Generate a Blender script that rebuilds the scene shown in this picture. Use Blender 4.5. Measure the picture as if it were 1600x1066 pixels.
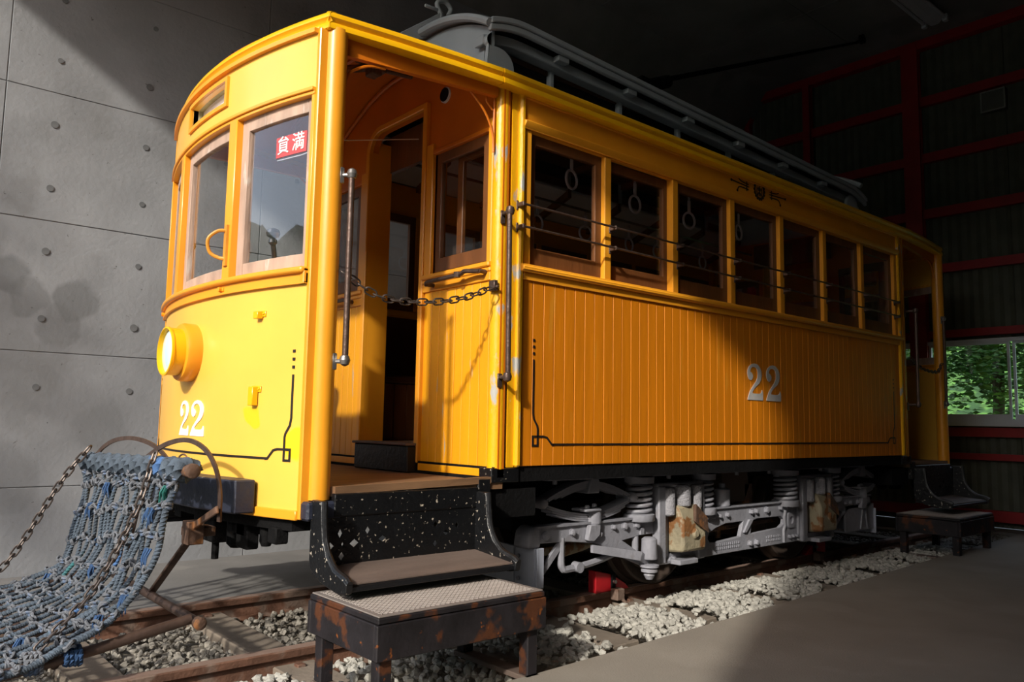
import bpy, bmesh, math, random
from math import sin, cos, pi, radians, sqrt
from mathutils import Vector, Matrix
random.seed(22)
for o in list(bpy.data.objects): bpy.data.objects.remove(o)
C = bpy.context.scene.collection
S = bpy.context.scene

# ------------------------------------------------------------ camera
cam = bpy.data.cameras.new('camera'); co = bpy.data.objects.new('camera', cam); C.objects.link(co)
cam.sensor_fit = 'HORIZONTAL'; cam.sensor_width = 36.0; cam.lens = 36.0*1238.0147/1600
cam.clip_start = 0.05; cam.clip_end = 200
_yaw, _pit, _rol = 0.8607, 0.1034, 0.0180
_f = Vector((cos(_yaw)*cos(_pit), sin(_yaw)*cos(_pit), sin(_pit)))
_r0 = Vector((sin(_yaw), -cos(_yaw), 0)); _u0 = _r0.cross(_f)
_r = _r0*cos(_rol)+_u0*sin(_rol); _u = -_r0*sin(_rol)+_u0*cos(_rol)
m = Matrix.Identity(4)
for i in range(3): m[i][0] = _r[i]; m[i][1] = _u[i]; m[i][2] = -_f[i]
m[0][3], m[1][3], m[2][3] = -2.7706, -4.0102, 1.0263
co.matrix_world = m
S.camera = co

# ------------------------------------------------------------ light
w = bpy.data.worlds.new('sky'); S.world = w; w.use_nodes = True
nt = w.node_tree; bg = nt.nodes['Background']
sky = nt.nodes.new('ShaderNodeTexSky'); sky.sky_type = 'NISHITA'; sky.sun_disc = False
sky.sun_elevation = radians(30); sky.sun_rotation = radians(245); sky.air_density = 1.0; sky.dust_density = 2.0
mixn = nt.nodes.new('ShaderNodeMixRGB'); mixn.inputs[0].default_value = 0.55
mixn.inputs[2].default_value = (0.62, 0.66, 0.72, 1)
sc = nt.nodes.new('ShaderNodeMixRGB'); sc.blend_type = 'MULTIPLY'; sc.inputs[0].default_value = 1; sc.inputs[2].default_value = (0.25, 0.25, 0.25, 1)
nt.links.new(sky.outputs[0], sc.inputs[1]); nt.links.new(sc.outputs[0], mixn.inputs[1])
nt.links.new(mixn.outputs[0], bg.inputs[0]); bg.inputs[1].default_value = 2.35
sl = bpy.data.lights.new('sun', 'SUN'); so = bpy.data.objects.new('sun', sl); C.objects.link(so)
sl.energy = 3.8; sl.angle = radians(2.0); sl.color = (1.0, 0.93, 0.82)
so.rotation_euler = Vector((1, .47, -.62)).to_track_quat('-Z', 'Y').to_euler()
so.location = (-8, -7, 8)
S.view_settings.view_transform = 'Standard'; S.view_settings.look = 'None'
S.view_settings.exposure = 0.12; S.view_settings.gamma = 1.0; S.view_settings.use_curve_mapping = False

# ------------------------------------------------------------ helpers
WL = {}
MIRX = 2.07
class M:
    """a mesh being gathered; all coordinates are world coordinates in metres"""
    mirror = False
    def __init__(s): s.v = []; s.f = []
    def add(s, vs, fs):
        n = len(s.v); s.v += [tuple(p) for p in vs]; s.f += [tuple(i+n for i in f) for f in fs]; return s
    def box(s, x0, x1, y0, y1, z0, z1):
        return s.add([(x0,y0,z0),(x1,y0,z0),(x1,y1,z0),(x0,y1,z0),(x0,y0,z1),(x1,y0,z1),(x1,y1,z1),(x0,y1,z1)],
                     [(0,3,2,1),(4,5,6,7),(0,1,5,4),(1,2,6,5),(2,3,7,6),(3,0,4,7)])
    def bar(s, a, b, w, h, up=(0,0,1)):
        a = Vector(a); b = Vector(b); d = (b-a).normalized(); up = Vector(up)
        if abs(d.dot(up)) > .98: up = Vector((1,0,0))
        r = d.cross(up).normalized()*w/2; u = r.cross(d).normalized()*h/2
        P = [a-r-u, a+r-u, a+r+u, a-r+u, b-r-u, b+r-u, b+r+u, b-r+u]
        return s.add(P, [(0,3,2,1),(4,5,6,7),(0,1,5,4),(1,2,6,5),(2,3,7,6),(3,0,4,7)])
    def tube(s, pts, r, n=10, closed=False, twist=None, cap=True):
        pts = [Vector(p) for p in pts]; N = len(pts); rings = []
        T = []
        for i in range(N):
            if closed: t = pts[(i+1)%N]-pts[i-1]
            else: t = pts[min(i+1,N-1)]-pts[max(i-1,0)]
            T.append(t.normalized())
        ref = Vector((0,0,1)) if abs(T[0].z) < .9 else Vector((1,0,0))
        nrm = (ref - T[0]*ref.dot(T[0])).normalized(); L = 0
        base = len(s.v)
        for i in range(N):
            nrm = (nrm - T[i]*nrm.dot(T[i])).normalized(); bn = T[i].cross(nrm)
            if i: L += (pts[i]-pts[i-1]).length
            rr = r[i] if isinstance(r, (list, tuple)) else r
            for k in range(n):
                a = 2*pi*k/n
                q = rr
                if twist:
                    a2 = a + L*twist; q = rr*(0.70+0.38*abs(cos(1.5*a)))
                else: a2 = a
                s.v.append(tuple(pts[i]+nrm*cos(a2)*q+bn*sin(a2)*q))
        M_ = N if closed else N-1
        for i in range(M_):
            j = (i+1) % N
            for k in range(n):
                k2 = (k+1) % n
                s.f.append((base+i*n+k, base+i*n+k2, base+j*n+k2, base+j*n+k))
        if cap and not closed:
            s.f.append(tuple(base+k for k in range(n))[::-1]); s.f.append(tuple(base+(N-1)*n+k for k in range(n)))
        return s
    def cyl(s, a, b, r, n=16, r2=None):
        return s.tube([a, b], [r, r if r2 is None else r2], n)
    def lathe(s, prof, o, axis='z', n=20):
        """prof: (radius, height) pairs; o origin; closes at small radii"""
        base = len(s.v)
        for (r, h) in prof:
            for k in range(n):
                a = 2*pi*k/n; c_, s_ = r*cos(a), r*sin(a)
                p = {'z': (c_, s_, h), 'x': (h, c_, s_), 'y': (s_, h, c_)}[axis]
                s.v.append((o[0]+p[0], o[1]+p[1], o[2]+p[2]))
        for i in range(len(prof)-1):
            for k in range(n):
                k2 = (k+1) % n
                s.f.append((base+i*n+k, base+i*n+k2, base+(i+1)*n+k2, base+(i+1)*n+k))
        s.f.append(tuple(base+k for k in range(n))[::-1]); s.f.append(tuple(base+(len(prof)-1)*n+k for k in range(n)))
        return s
    def prism(s, poly, a, b, axis='y'):
        """poly in the two other axes (x,z for y; y,z for x; x,y for z), extruded from a to b"""
        def P(u, v, t): return {'y': (u, t, v), 'x': (t, u, v), 'z': (u, v, t)}[axis]
        n = len(poly)
        vs = [P(u, v, a) for u, v in poly]+[P(u, v, b) for u, v in poly]
        fs = [tuple(range(n))[::-1], tuple(range(n, 2*n))]+[(i, (i+1)%n, n+(i+1)%n, n+i) for i in range(n)]
        return s.add(vs, fs)
    def shape(s, outline, holes, a, b, axis='y'):
        """a flat plate with holes cut through it"""
        cu = bpy.data.curves.new('tmp', 'CURVE'); cu.dimensions = '2D'; cu.fill_mode = 'BOTH'; cu.extrude = abs(b-a)/2
        for pl in [outline]+list(holes):
            sp = cu.splines.new('POLY'); sp.points.add(len(pl)-1); sp.use_cyclic_u = True
            for i, (u, v) in enumerate(pl): sp.points[i].co = (u, v, 0, 1)
        ob = bpy.data.objects.new('tmp', cu); me = bpy.data.meshes.new_from_object(ob)
        mid = (a+b)/2
        def P(u, v, t): return {'y': (u, t, v), 'x': (t, u, v), 'z': (u, v, t)}[axis]
        s.add([P(q.co.x, q.co.y, mid+q.co.z) for q in me.vertices], [tuple(p.vertices) for p in me.polygons])
        bpy.data.objects.remove(ob); bpy.data.curves.remove(cu); bpy.data.meshes.remove(me)
        return s
    def curved(s, off0, off1, y0, y1, z0, z1, n=24, arc=None):
        """a slab that follows the bowed front of the car, between two offsets from its face"""
        arc = arc or front_x
        base = len(s.v)
        for i in range(n+1):
            y = y0+(y1-y0)*i/n; x = arc(y)
            for (o_, z) in ((off0, z0), (off1, z0), (off1, z1), (off0, z1)): s.v.append((x+o_, y, z))
        for i in range(n):
            for k in range(4):
                k2 = (k+1) % 4
                s.f.append((base+i*4+k, base+i*4+k2, base+(i+1)*4+k2, base+(i+1)*4+k))
        s.f.append((base+3, base+2, base+1, base)); s.f.append(tuple(base+n*4+k for k in range(4)))
        return s
    def build(s, name, mat, parent=None, bevel=0, smooth=True, loc=None, kind=None, label=None, ang=35, seg=1, merge=True):
        me = bpy.data.meshes.new(name)
        pw = WL.get(parent.name, Vector((0,0,0))) if parent else Vector((0,0,0))
        if loc is None: loc = pw if parent else Vector((0,0,0))
        loc = Vector(loc)
        if M.mirror:
            vs = [(2*MIRX-x, y, z) for x, y, z in s.v]
        else: vs = s.v
        me.from_pydata([(x-loc.x, y-loc.y, z-loc.z) for x, y, z in vs], [], s.f)
        bm = bmesh.new(); bm.from_mesh(me)
        if merge: bmesh.ops.remove_doubles(bm, verts=bm.verts, dist=1e-5)
        bmesh.ops.recalc_face_normals(bm, faces=bm.faces)
        bm.to_mesh(me); bm.free()
        me.materials.append(mat)
        if smooth:
            me.shade_smooth(); me.set_sharp_from_angle(angle=radians(ang))
        o = bpy.data.objects.new(name, me); C.objects.link(o)
        if bevel:
            b = o.modifiers.new('bevel', 'BEVEL'); b.width = bevel; b.segments = seg; b.limit_method = 'ANGLE'; b.angle_limit = radians(40)
            b.harden_normals = False
        if parent: o.parent = parent
        o.location = loc-pw
        WL[o.name] = loc
        if kind: o['kind'] = kind
        if label: o['label'] = label
        return o

def thing(name, label, cat, loc=(0,0,0), rz=0, group=None):
    o = bpy.data.objects.new(name, None); C.objects.link(o); o.empty_display_size = .1
    o.location = loc; o.rotation_euler.z = rz; o['label'] = label; o['category'] = cat
    if group: o['group'] = group
    WL[o.name] = Vector(loc); return o
def tag(o, label, cat, group=None):
    o['label'] = label; o['category'] = cat
    if group: o['group'] = group
    return o
def piece(src, loc, rot=None, scale=None, parent=None, mat=None):
    """a further copy of one mesh piece; loc is a world position"""
    o = bpy.data.objects.new(src.name.split('.')[0], src.data); C.objects.link(o)
    par = parent or src.parent
    if par: o.parent = par
    pw = WL.get(par.name, Vector((0,0,0))) if par else Vector((0,0,0))
    o.location = Vector(loc)-pw
    if rot is not None: o.rotation_euler = rot
    if scale is not None: o.scale = scale
    for md in src.modifiers:
        if md.type == 'BEVEL':
            b = o.modifiers.new('bevel', 'BEVEL'); b.width = md.width; b.segments = md.segments; b.limit_method = 'ANGLE'; b.angle_limit = md.angle_limit
    WL[o.name] = Vector(loc)
    return o
def copy_tree(o, loc, rz=None, label=None):
    def cp(q, par):
        c = q.copy(); C.objects.link(c); c.parent = par
        for ch in q.children: cp(ch, c)
        return c
    r = cp(o, None); r.location = loc
    if rz is not None: r.rotation_euler.z = rz
    if label: r['label'] = label
    return r
def struct(name, m_, mat, **k):
    o = m_.build(name, mat, **k); o['kind'] = 'structure'; return o
def arcpts(cx, cz, r, a0, a1, n): return [(cx+r*cos(radians(a0+(a1-a0)*i/n)), cz+r*sin(radians(a0+(a1-a0)*i/n))) for i in range(n+1)]
def rrect(x0, x1, z0, z1, r, n=5):
    return arcpts(x1-r, z0+r, r, -90, 0, n)+arcpts(x1-r, z1-r, r, 0, 90, n)+arcpts(x0+r, z1-r, r, 90, 180, n)+arcpts(x0+r, z0+r, r, 180, 270, n)
def spline(P, n=10):
    """catmull-rom through P"""
    P = [Vector(p) for p in P]; out = []
    Q = [P[0]*2-P[1]]+P+[P[-1]*2-P[-2]]
    for i in range(1, len(Q)-2):
        for k in range(n):
            t = k/n; a, b, c, d = Q[i-1], Q[i], Q[i+1], Q[i+2]
            out.append(.5*((2*b)+(c-a)*t+(2*a-5*b+4*c-d)*t*t+(3*b-3*c+d-a)*t**3))
    out.append(P[-1]); return out

# ------------------------------------------------------------ materials
def mat(name, col, rough=.6, metal=0, var=.12, vscale=6, bump=0, bscale=60, col2=None, c2amt=.0, c2scale=8, c2thr=.55, coat=0, spec=.5, stretch=None, blobs=None, col3=None, c3thr=.6, c3scale=25):
    mt = bpy.data.materials.new(name); mt.use_nodes = True; nt = mt.node_tree; N = nt.nodes; L = nt.links
    b = N['Principled BSDF']; b.inputs['Roughness'].default_value = rough; b.inputs['Metallic'].default_value = metal
    b.inputs['Specular IOR Level'].default_value = spec
    if coat: b.inputs['Coat Weight'].default_value = coat; b.inputs['Coat Roughness'].default_value = .15
    tc = N.new('ShaderNodeTexCoord'); mp = N.new('ShaderNodeMapping'); L.new(tc.outputs['Object'], mp.inputs[0])
    if stretch: mp.inputs['Scale'].default_value = stretch
    n1 = N.new('ShaderNodeTexNoise'); n1.inputs['Scale'].default_value = vscale; n1.inputs['Detail'].default_value = 6; L.new(mp.outputs[0], n1.inputs[0])
    mr = N.new('ShaderNodeMapRange'); L.new(n1.outputs[0], mr.inputs[0]); mr.inputs[1].default_value = .3; mr.inputs[2].default_value = .7
    mr.inputs[3].default_value = 1-var; mr.inputs[4].default_value = 1+var
    mx = N.new('ShaderNodeMixRGB'); mx.blend_type = 'MULTIPLY'; mx.inputs[0].default_value = 1; mx.inputs[1].default_value = (*col, 1)
    L.new(mr.outputs[0], mx.inputs[2]); out = mx.outputs[0]
    def over(out, c, thr, scale, amt, detail=5):
        n2 = N.new('ShaderNodeTexNoise'); n2.inputs['Scale'].default_value = scale; n2.inputs['Detail'].default_value = detail; L.new(mp.outputs[0], n2.inputs[0])
        r2 = N.new('ShaderNodeMapRange'); L.new(n2.outputs[0], r2.inputs[0]); r2.inputs[1].default_value = thr; r2.inputs[2].default_value = thr+.06; r2.inputs[4].default_value = amt
        m2 = N.new('ShaderNodeMixRGB'); L.new(r2.outputs[0], m2.inputs[0]); L.new(out, m2.inputs[1]); m2.inputs[2].default_value = (*c, 1)
        return m2.outputs[0]
    if col2: out = over(out, col2, c2thr, c2scale, c2amt)
    if col3: out = over(out, col3, c3thr, c3scale, 1.0, 8)
    if blobs:
        for (bc, br, bcol, bamt) in blobs:
            vd = N.new('ShaderNodeVectorMath'); vd.operation = 'DISTANCE'
            nd = N.new('ShaderNodeTexNoise'); nd.inputs['Scale'].default_value = 4; L.new(tc.outputs['Object'], nd.inputs[0])
            ad = N.new('ShaderNodeMixRGB'); ad.blend_type = 'LINEAR_LIGHT'; ad.inputs[0].default_value = .12; L.new(tc.outputs['Object'], ad.inputs[1]); L.new(nd.outputs['Color'], ad.inputs[2])
            L.new(ad.outputs[0], vd.inputs[0]); vd.inputs[1].default_value = bc
            r3 = N.new('ShaderNodeMapRange'); L.new(vd.outputs['Value'], r3.inputs[0]); r3.inputs[1].default_value = br*.8; r3.inputs[2].default_value = br; r3.inputs[3].default_value = bamt; r3.inputs[4].default_value = 0
            m3 = N.new('ShaderNodeMixRGB'); L.new(r3.outputs[0], m3.inputs[0]); L.new(out, m3.inputs[1]); m3.inputs[2].default_value = (*bcol, 1); out = m3.outputs[0]
    L.new(out, b.inputs['Base Color'])
    if bump:
        n4 = N.new('ShaderNodeTexNoise'); n4.inputs['Scale'].default_value = bscale; n4.inputs['Detail'].default_value = 5; L.new(mp.outputs[0], n4.inputs[0])
        bp = N.new('ShaderNodeBump'); bp.inputs['Strength'].default_value = bump; bp.inputs['Distance'].default_value = .01; L.new(n4.outputs[0], bp.inputs['Height']); L.new(bp.outputs[0], b.inputs['Normal'])
    return mt
YEL = (0.82, 0.335, 0.018)
m_yel = mat('yellow_paint', YEL, .38, var=.07, vscale=3, bump=.12, bscale=9, coat=.15)
m_yelf = mat('yellow_sheet_paint', (0.87, 0.49, 0.075), .34, var=.05, vscale=3, bump=.22, bscale=5, coat=.25, blobs=[((-1.34+MIRX*0-2.07, -.62, 1.06), .055, (.86,.52,.0), .8), ((-1.285-2.07, -.885, .90), .07, (.9,.56,.0), .8)])
m_board = mat('dimmed_yellow_board_paint', (0.66, 0.205, 0.005), .42, var=.10, vscale=5, bump=.25, bscale=30, stretch=(1,1,.12), col2=(.70,.40,.05), c2amt=.25, c2scale=14, c2thr=.62, coat=.1)  # orange board tone, darkened further to stand in for the side's weaker light
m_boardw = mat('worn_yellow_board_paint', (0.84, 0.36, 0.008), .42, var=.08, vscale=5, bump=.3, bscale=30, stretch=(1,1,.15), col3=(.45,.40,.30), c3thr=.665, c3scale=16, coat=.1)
m_rim = mat('rim_yellow_paint', (0.84, 0.44, 0.004), .35, var=.06, coat=.15)
m_postw = mat('chipped_yellow_paint', (0.84, 0.42, 0.006), .38, var=.08, bump=.2, col3=(.42,.42,.40), c3thr=.595, c3scale=11, coat=.2, stretch=(1,1,.5))
m_yel_shade = mat('shaded_yellow_paint', (0.62, 0.16, 0.005), .45, var=.10, vscale=3, bump=.2, bscale=20, col2=(.35,.10,.01), c2amt=.4, c2scale=4, c2thr=.66)  # car yellow with roof shade and warm bounce light put into the colour
m_sash = mat('bare_sash_wood', (0.42, 0.29, 0.22), .7, var=.25, vscale=10, bump=.4, bscale=50, stretch=(1,1,.25), col2=(.62,.56,.50), c2amt=.5, c2scale=18, c2thr=.6)
m_brown = mat('varnished_brown_wood', (0.15, 0.055, 0.016), .45, var=.25, vscale=8, bump=.3, bscale=40, stretch=(1,1,.2))
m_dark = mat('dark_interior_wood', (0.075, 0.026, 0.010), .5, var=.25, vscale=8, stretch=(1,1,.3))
m_black = mat('black_paint', (0.006, 0.0065, 0.008), .42, var=.2, bump=.35, bscale=40, col3=(.20,.18,.15), c3thr=.72, c3scale=60)
m_blackc = mat('chipped_black_paint', (0.005, 0.0055, 0.0065), .38, var=.2, bump=.4, bscale=40, col3=(.42,.37,.30), c3thr=.635, c3scale=50)
m_navy = mat('blue_black_paint', (0.020, 0.024, 0.042), .45, var=.2, bump=.4, bscale=35, col3=(.30,.26,.24), c3thr=.69, c3scale=22)
m_under = mat('dull_black_iron', (0.005, 0.005, 0.0055), .8, spec=.15, var=.3, bump=.5, bscale=50)  # even near-black with low gloss
m_iron = mat('brown_iron', (0.10, 0.065, 0.052), .42, metal=.5, var=.25, vscale=20, bump=.25, bscale=60)
m_steel = mat('worn_steel', (0.30, 0.29, 0.28), .35, metal=.8, var=.2, vscale=20)
m_chain = mat('dull_chain_iron', (0.10, 0.08, 0.07), .45, metal=.6, var=.3, vscale=30)
m_gray = mat('grey_truck_paint', (0.27, 0.275, 0.315), .5, var=.12, vscale=9, bump=.35, bscale=40, col2=(.22,.21,.22), c2amt=.5, c2scale=9, c2thr=.60)
m_grayr = mat('rough_grey_cast_iron', (0.29, 0.29, 0.32), .65, var=.15, vscale=20, bump=1.0, bscale=90)
m_roof = mat('roof_grey_paint', (0.30, 0.34, 0.36), .5, var=.10, vscale=4, bump=.15, bscale=15)
m_rust = mat('rusty_cream_casing', (0.32, 0.28, 0.19), .7, var=.25, bump=.5, bscale=40, col2=(.20,.075,.015), c2amt=.9, c2scale=11, c2thr=.52)
m_rustd = mat('dark_rust', (0.10, 0.055, 0.035), .75, var=.4, vscale=14, bump=.6, bscale=40, col2=(.28,.11,.03), c2amt=.7, c2scale=12, c2thr=.55)
m_rail = mat('rusty_rail_steel', (0.13, 0.062, 0.038), .75, var=.3, vscale=12, bump=.4, bscale=60, col2=(.20,.15,.12), c2amt=.7, c2scale=5, c2thr=.52)
m_railtop = mat('dusty_rail_head', (0.25, 0.17, 0.135), .6, var=.2, vscale=8, bump=.2)
m_red = mat('red_frame_paint', (0.30, 0.008, 0.012), .5, var=.15)
m_chock = mat('red_chock_paint', (0.42, 0.006, 0.012), .5, var=.2, vscale=12)
m_sheet = mat('olive_sheet_cladding', (0.085, 0.088, 0.065), .7, var=.15)
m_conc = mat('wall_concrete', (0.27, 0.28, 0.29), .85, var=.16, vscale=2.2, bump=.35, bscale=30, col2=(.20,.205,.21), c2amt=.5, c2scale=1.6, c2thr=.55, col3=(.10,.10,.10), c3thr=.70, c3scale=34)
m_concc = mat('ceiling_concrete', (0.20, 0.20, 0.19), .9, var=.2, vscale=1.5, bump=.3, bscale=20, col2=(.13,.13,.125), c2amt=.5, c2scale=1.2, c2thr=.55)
m_plug = mat('dark_tie_hole_mortar', (0.135, 0.14, 0.145), .9, var=.2)
m_pave = mat('brown_grey_pavement', (0.25, 0.225, 0.19), .88, var=.10, vscale=2.5, bump=.25, bscale=120, col2=(.30,.27,.23), c2amt=.4, c2scale=2.2, c2thr=.58)
m_slab = mat('grey_floor_slab', (0.16, 0.155, 0.15), .85, var=.14, vscale=3, bump=.2, bscale=60, col2=(.24,.23,.21), c2amt=.5, c2scale=2, c2thr=.6)
m_bed = mat('dusty_track_bed', (0.22, 0.195, 0.16), .95, var=.25, vscale=6, bump=.8, bscale=50)
m_stone = mat('crushed_stone', (0.36, 0.35, 0.315), .85, var=.25, vscale=18, bump=.3, bscale=90)
m_stoned = mat('dusty_crushed_stone', (0.27, 0.25, 0.215), .9, var=.25, vscale=18, bump=.3, bscale=90)
m_tie = mat('dusty_sleeper_wood', (0.20, 0.165, 0.13), .9, var=.2, vscale=5, bump=.4, bscale=30)
m_rope = mat('blue_grey_rope', (0.062, 0.084, 0.112), .8, var=.35, vscale=9, bump=.4, bscale=200, col2=(.05,.15,.38), c2amt=.7, c2scale=5, c2thr=.62, col3=(.03,.16,.17), c3thr=.67, c3scale=4)
m_ropek = mat('grey_knot_rope', (0.13, 0.14, 0.16), .8, var=.35, vscale=20, bump=.4, bscale=200, col2=(.06,.13,.27), c2amt=.6, c2scale=7, c2thr=.58)
m_ropeb = mat('frayed_blue_rope', (0.028, 0.075, 0.18), .8, var=.3, vscale=30)
m_ropeg = mat('frayed_green_rope', (0.01, 0.12, 0.10), .8, var=.3, vscale=30)
m_white = mat('white_lettering', (0.90, 0.90, 0.88), .45, var=.03)
m_greyl = mat('weathered_grey_lettering', (0.52, 0.50, 0.48), .5, var=.08, vscale=20)
m_stripe = mat('black_striping', (0.016, 0.012, 0.010), .45, var=.1)
m_ring = mat('white_plastic_ring', (0.92, 0.90, 0.94), .35, var=.05)
m_strap = mat('pale_strap_webbing', (0.66, 0.64, 0.68), .7, var=.1)
m_stickr = mat('red_notice_film', (0.50, 0.07, 0.075), .5, var=.05)
m_signw = mat('white_destination_roll', (0.92, 0.88, 0.92), .6, var=.04)
m_olive = mat('olive_sign_box', (0.42, 0.40, 0.24), .6, var=.25, vscale=12)
m_deck = mat('grey_tread_plate', (0.20, 0.172, 0.155), .65, metal=.1, var=.12, vscale=8, bump=.1)
m_mesh = mat('pale_tread_ridges', (0.36, 0.32, 0.295), .6, metal=.1, var=.1)
m_wstool = mat('stained_black_wood', (0.014, 0.012, 0.014), .6, var=.4, vscale=8, bump=.35, bscale=30, col2=(.10,.032,.010), c2amt=.75, c2scale=9, c2thr=.56, col3=(.20,.06,.012), c3thr=.66, c3scale=28, spec=.3)
m_wtop = mat('dusty_brown_board', (0.13, 0.095, 0.078), .7, var=.25, vscale=7, bump=.3, bscale=40, stretch=(.3,1,1))
m_floorw = mat('worn_platform_boards', (0.20, 0.11, 0.055), .6, var=.25, vscale=7, bump=.3, bscale=40, stretch=(.3,1,1))
m_alu = mat('aluminium_sash', (0.62, 0.63, 0.68), .4, metal=.15, var=.05)
m_leaf = mat('green_foliage', (0.06, 0.16, 0.025), .6, var=.5, vscale=3, col2=(.22,.36,.05), c2amt=.7, c2scale=2, c2thr=.55)
m_leafd = mat('deep_green_foliage', (0.035, 0.12, 0.03), .6, var=.5, vscale=3)
m_bark = mat('brown_bark', (0.07, 0.05, 0.035), .9, var=.3)
m_grass = mat('green_ground', (0.10, 0.20, 0.03), .9, var=.4, vscale=5)
m_enam = mat('white_enamel', (0.72, 0.80, 0.80), .25, var=.03)
m_lampw = mat('white_lamp_batten', (0.45, 0.47, 0.50), .5, var=.05)
m_lens = mat('pale_lamp_reflector', (0.55, 0.74, 0.78), .25, metal=0, var=.05, coat=.5)
def glass_mat(name, tint, refl):
    mt = bpy.data.materials.new(name); mt.use_nodes = True; nt = mt.node_tree; N = nt.nodes; L = nt.links
    N.remove(N['Principled BSDF']); o = N['Material Output']
    t = N.new('ShaderNodeBsdfTransparent'); t.inputs[0].default_value = (*tint, 1)
    g = N.new('ShaderNodeBsdfGlossy'); g.inputs['Roughness'].default_value = .02; g.inputs[0].default_value = (refl, refl, refl, 1)
    lw = N.new('ShaderNodeLayerWeight'); lw.inputs[0].default_value = .5
    pw_ = N.new('ShaderNodeMath'); pw_.operation = 'POWER'; L.new(lw.outputs['Facing'], pw_.inputs[0]); pw_.inputs[1].default_value = 4.0
    fr = N.new('ShaderNodeMath'); fr.operation = 'MULTIPLY_ADD'; L.new(pw_.outputs[0], fr.inputs[0]); fr.inputs[1].default_value = .55; fr.inputs[2].default_value = .035
    mx = N.new('ShaderNodeMixShader'); L.new(fr.outputs[0], mx.inputs[0]); L.new(t.outputs[0], mx.inputs[1]); L.new(g.outputs[0], mx.inputs[2]); L.new(mx.outputs[0], o.inputs[0])
    return mt
m_glass = glass_mat('window_glass', (.95, .955, .96), 1.0)

# ============================================================ THE SETTING
WY = 2.1        # left wall face
XF, XR = -3.45, 6.8
YR = -6.2
CZ = 5.65
floor = struct('floor', M().prism([(-4.6,-1.575),(-.45,-1.516),(1.73,-1.42),(4,-1.30),(6.78,-1.17),(6.78,YR),(-4.6,YR)], -.14, 0.0, 'z'), m_pave, smooth=False)
slab = struct('floor', M().box(-14, 6.78, .64, WY, -.16, -.03), m_slab, smooth=False)
bed = struct('ground', M().box(-14, 6.78, -1.62, .66, -.30, -.135), m_bed, smooth=False)
fore = struct('ground', M().box(-30, -4.6, -22, -1.575, -.16, -.02).box(-30, -14, -1.575, 22, -.16, -.02).box(-14, XF, WY, 22, -.16, -.02), m_pave, smooth=False)
h2 = M()
for i in range(25):
    for j in range(7):
        q = j/6; h2.v.append((19+9*q+1.0*sin(i*.9), -26+52*i/24, -.1+5.2*sin(q*pi/2)+.35*sin(i*2.3+j*1.7)))
for i in range(24):
    for j in range(6): a = i*7+j; h2.f.append((a, a+1, a+8, a+7))
struct('sky_screen_bank', h2, mat('leafy_bank', (.07,.17,.03), .95, var=.7, vscale=2.5, bump=1.0, bscale=6, col2=(.02,.06,.015), c2amt=.9, c2scale=2, c2thr=.5))
hm = M(); nu, nv = 30, 8
for i in range(nu+1):
    a = radians(95+170*i/nu)
    for j in range(nv+1):
        q = j/nv; rr_ = 13+13*q; hm.v.append((-1+rr_*cos(a), -1+rr_*sin(a), -.05+7.6*sin(q*pi/2)**1.3+.5*sin(i*2.1+j)*q))
for i in range(nu):
    for j in range(nv): a = i*(nv+1)+j; hm.f.append((a, a+1, a+nv+2, a+nv+1))
struct('sky_screen_bank', hm, mat('unseen_sky_block_bank', (.045,.07,.03), .95, var=.5, vscale=1.2, bump=1, bscale=3))  # added unseen bank, cuts low sky light reaching the rear of the hall
struct('ground', M().box(6.9, 60, -30, 30, -.2, -.06), m_grass, smooth=False)

def panel_wall(name, origin, udir, vdir, ndir, us, vs, th, m_, gap=.006):
    """a cast wall: one slab with single proud form-panels as children"""
    o, u, v, n = [Vector(q) for q in (origin, udir, vdir, ndir)]
    back = M(); a, b, c, d = us[0], us[-1], vs[0], vs[-1]
    def slab(mm, u0, u1, v0, v1, n0, n1):
        P = [o+u*x+v*y+n*z for z in (n0, n1) for x, y in ((u0,v0),(u1,v0),(u1,v1),(u0,v1))]
        mm.add(P, [(0,3,2,1),(4,5,6,7),(0,1,5,4),(1,2,6,5),(2,3,7,6),(3,0,4,7)])
    slab(back, a, b, c, d, -.008, -th)
    W = struct(name, back, m_, smooth=False)
    for i in range(len(us)-1):
        for j in range(len(vs)-1):
            pm = M(); h = random.uniform(0, .0025)
            slab(pm, us[i]+gap/2, us[i+1]-gap/2, vs[j]+gap/2, vs[j+1]-gap/2, h-.0025, -.010)
            pm.build('panel', m_, W, bevel=.0025, smooth=False)
    return W
us = [XF]+[-2.03+1.8*i for i in range(5)]+[XR]
vs = [-.16, .547, 1.447, 2.348, 3.254, 4.154, 5.054, CZ]
m_concw = m_conc
m_conc_st = mat('stained_wall_concrete', (0.265, 0.275, 0.29), .85, var=.16, vscale=2.2, bump=.35, bscale=30, col2=(.20,.205,.21), c2amt=.5, c2scale=1.6, c2thr=.55, col3=(.10,.10,.10), c3thr=.70, c3scale=34,
                blobs=[((-1.93,2.1,1.95), .16, (.13,.135,.14), .6), ((-1.80,2.1,1.80), .13, (.15,.155,.16), .55), ((-1.52,2.1,1.80), .17, (.13,.135,.14), .6), ((-1.62,2.1,1.63), .15, (.15,.155,.16), .5), ((-1.3,2.1,.95), .2, (.17,.175,.18), .35), ((-1.85,2.1,.62), .22, (.17,.175,.18), .35)])
wall = panel_wall('wall_left', (0,WY,0), (1,0,0), (0,0,1), (0,-1,0), us, vs, .3, m_conc_st)
pl = M().lathe([(.026,-.004),(.026,.0015),(.020,.0005)], (0,0,0), 'y', 14).build('tie_hole', m_plug, wall, loc=(0,0,0))
first = True
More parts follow.
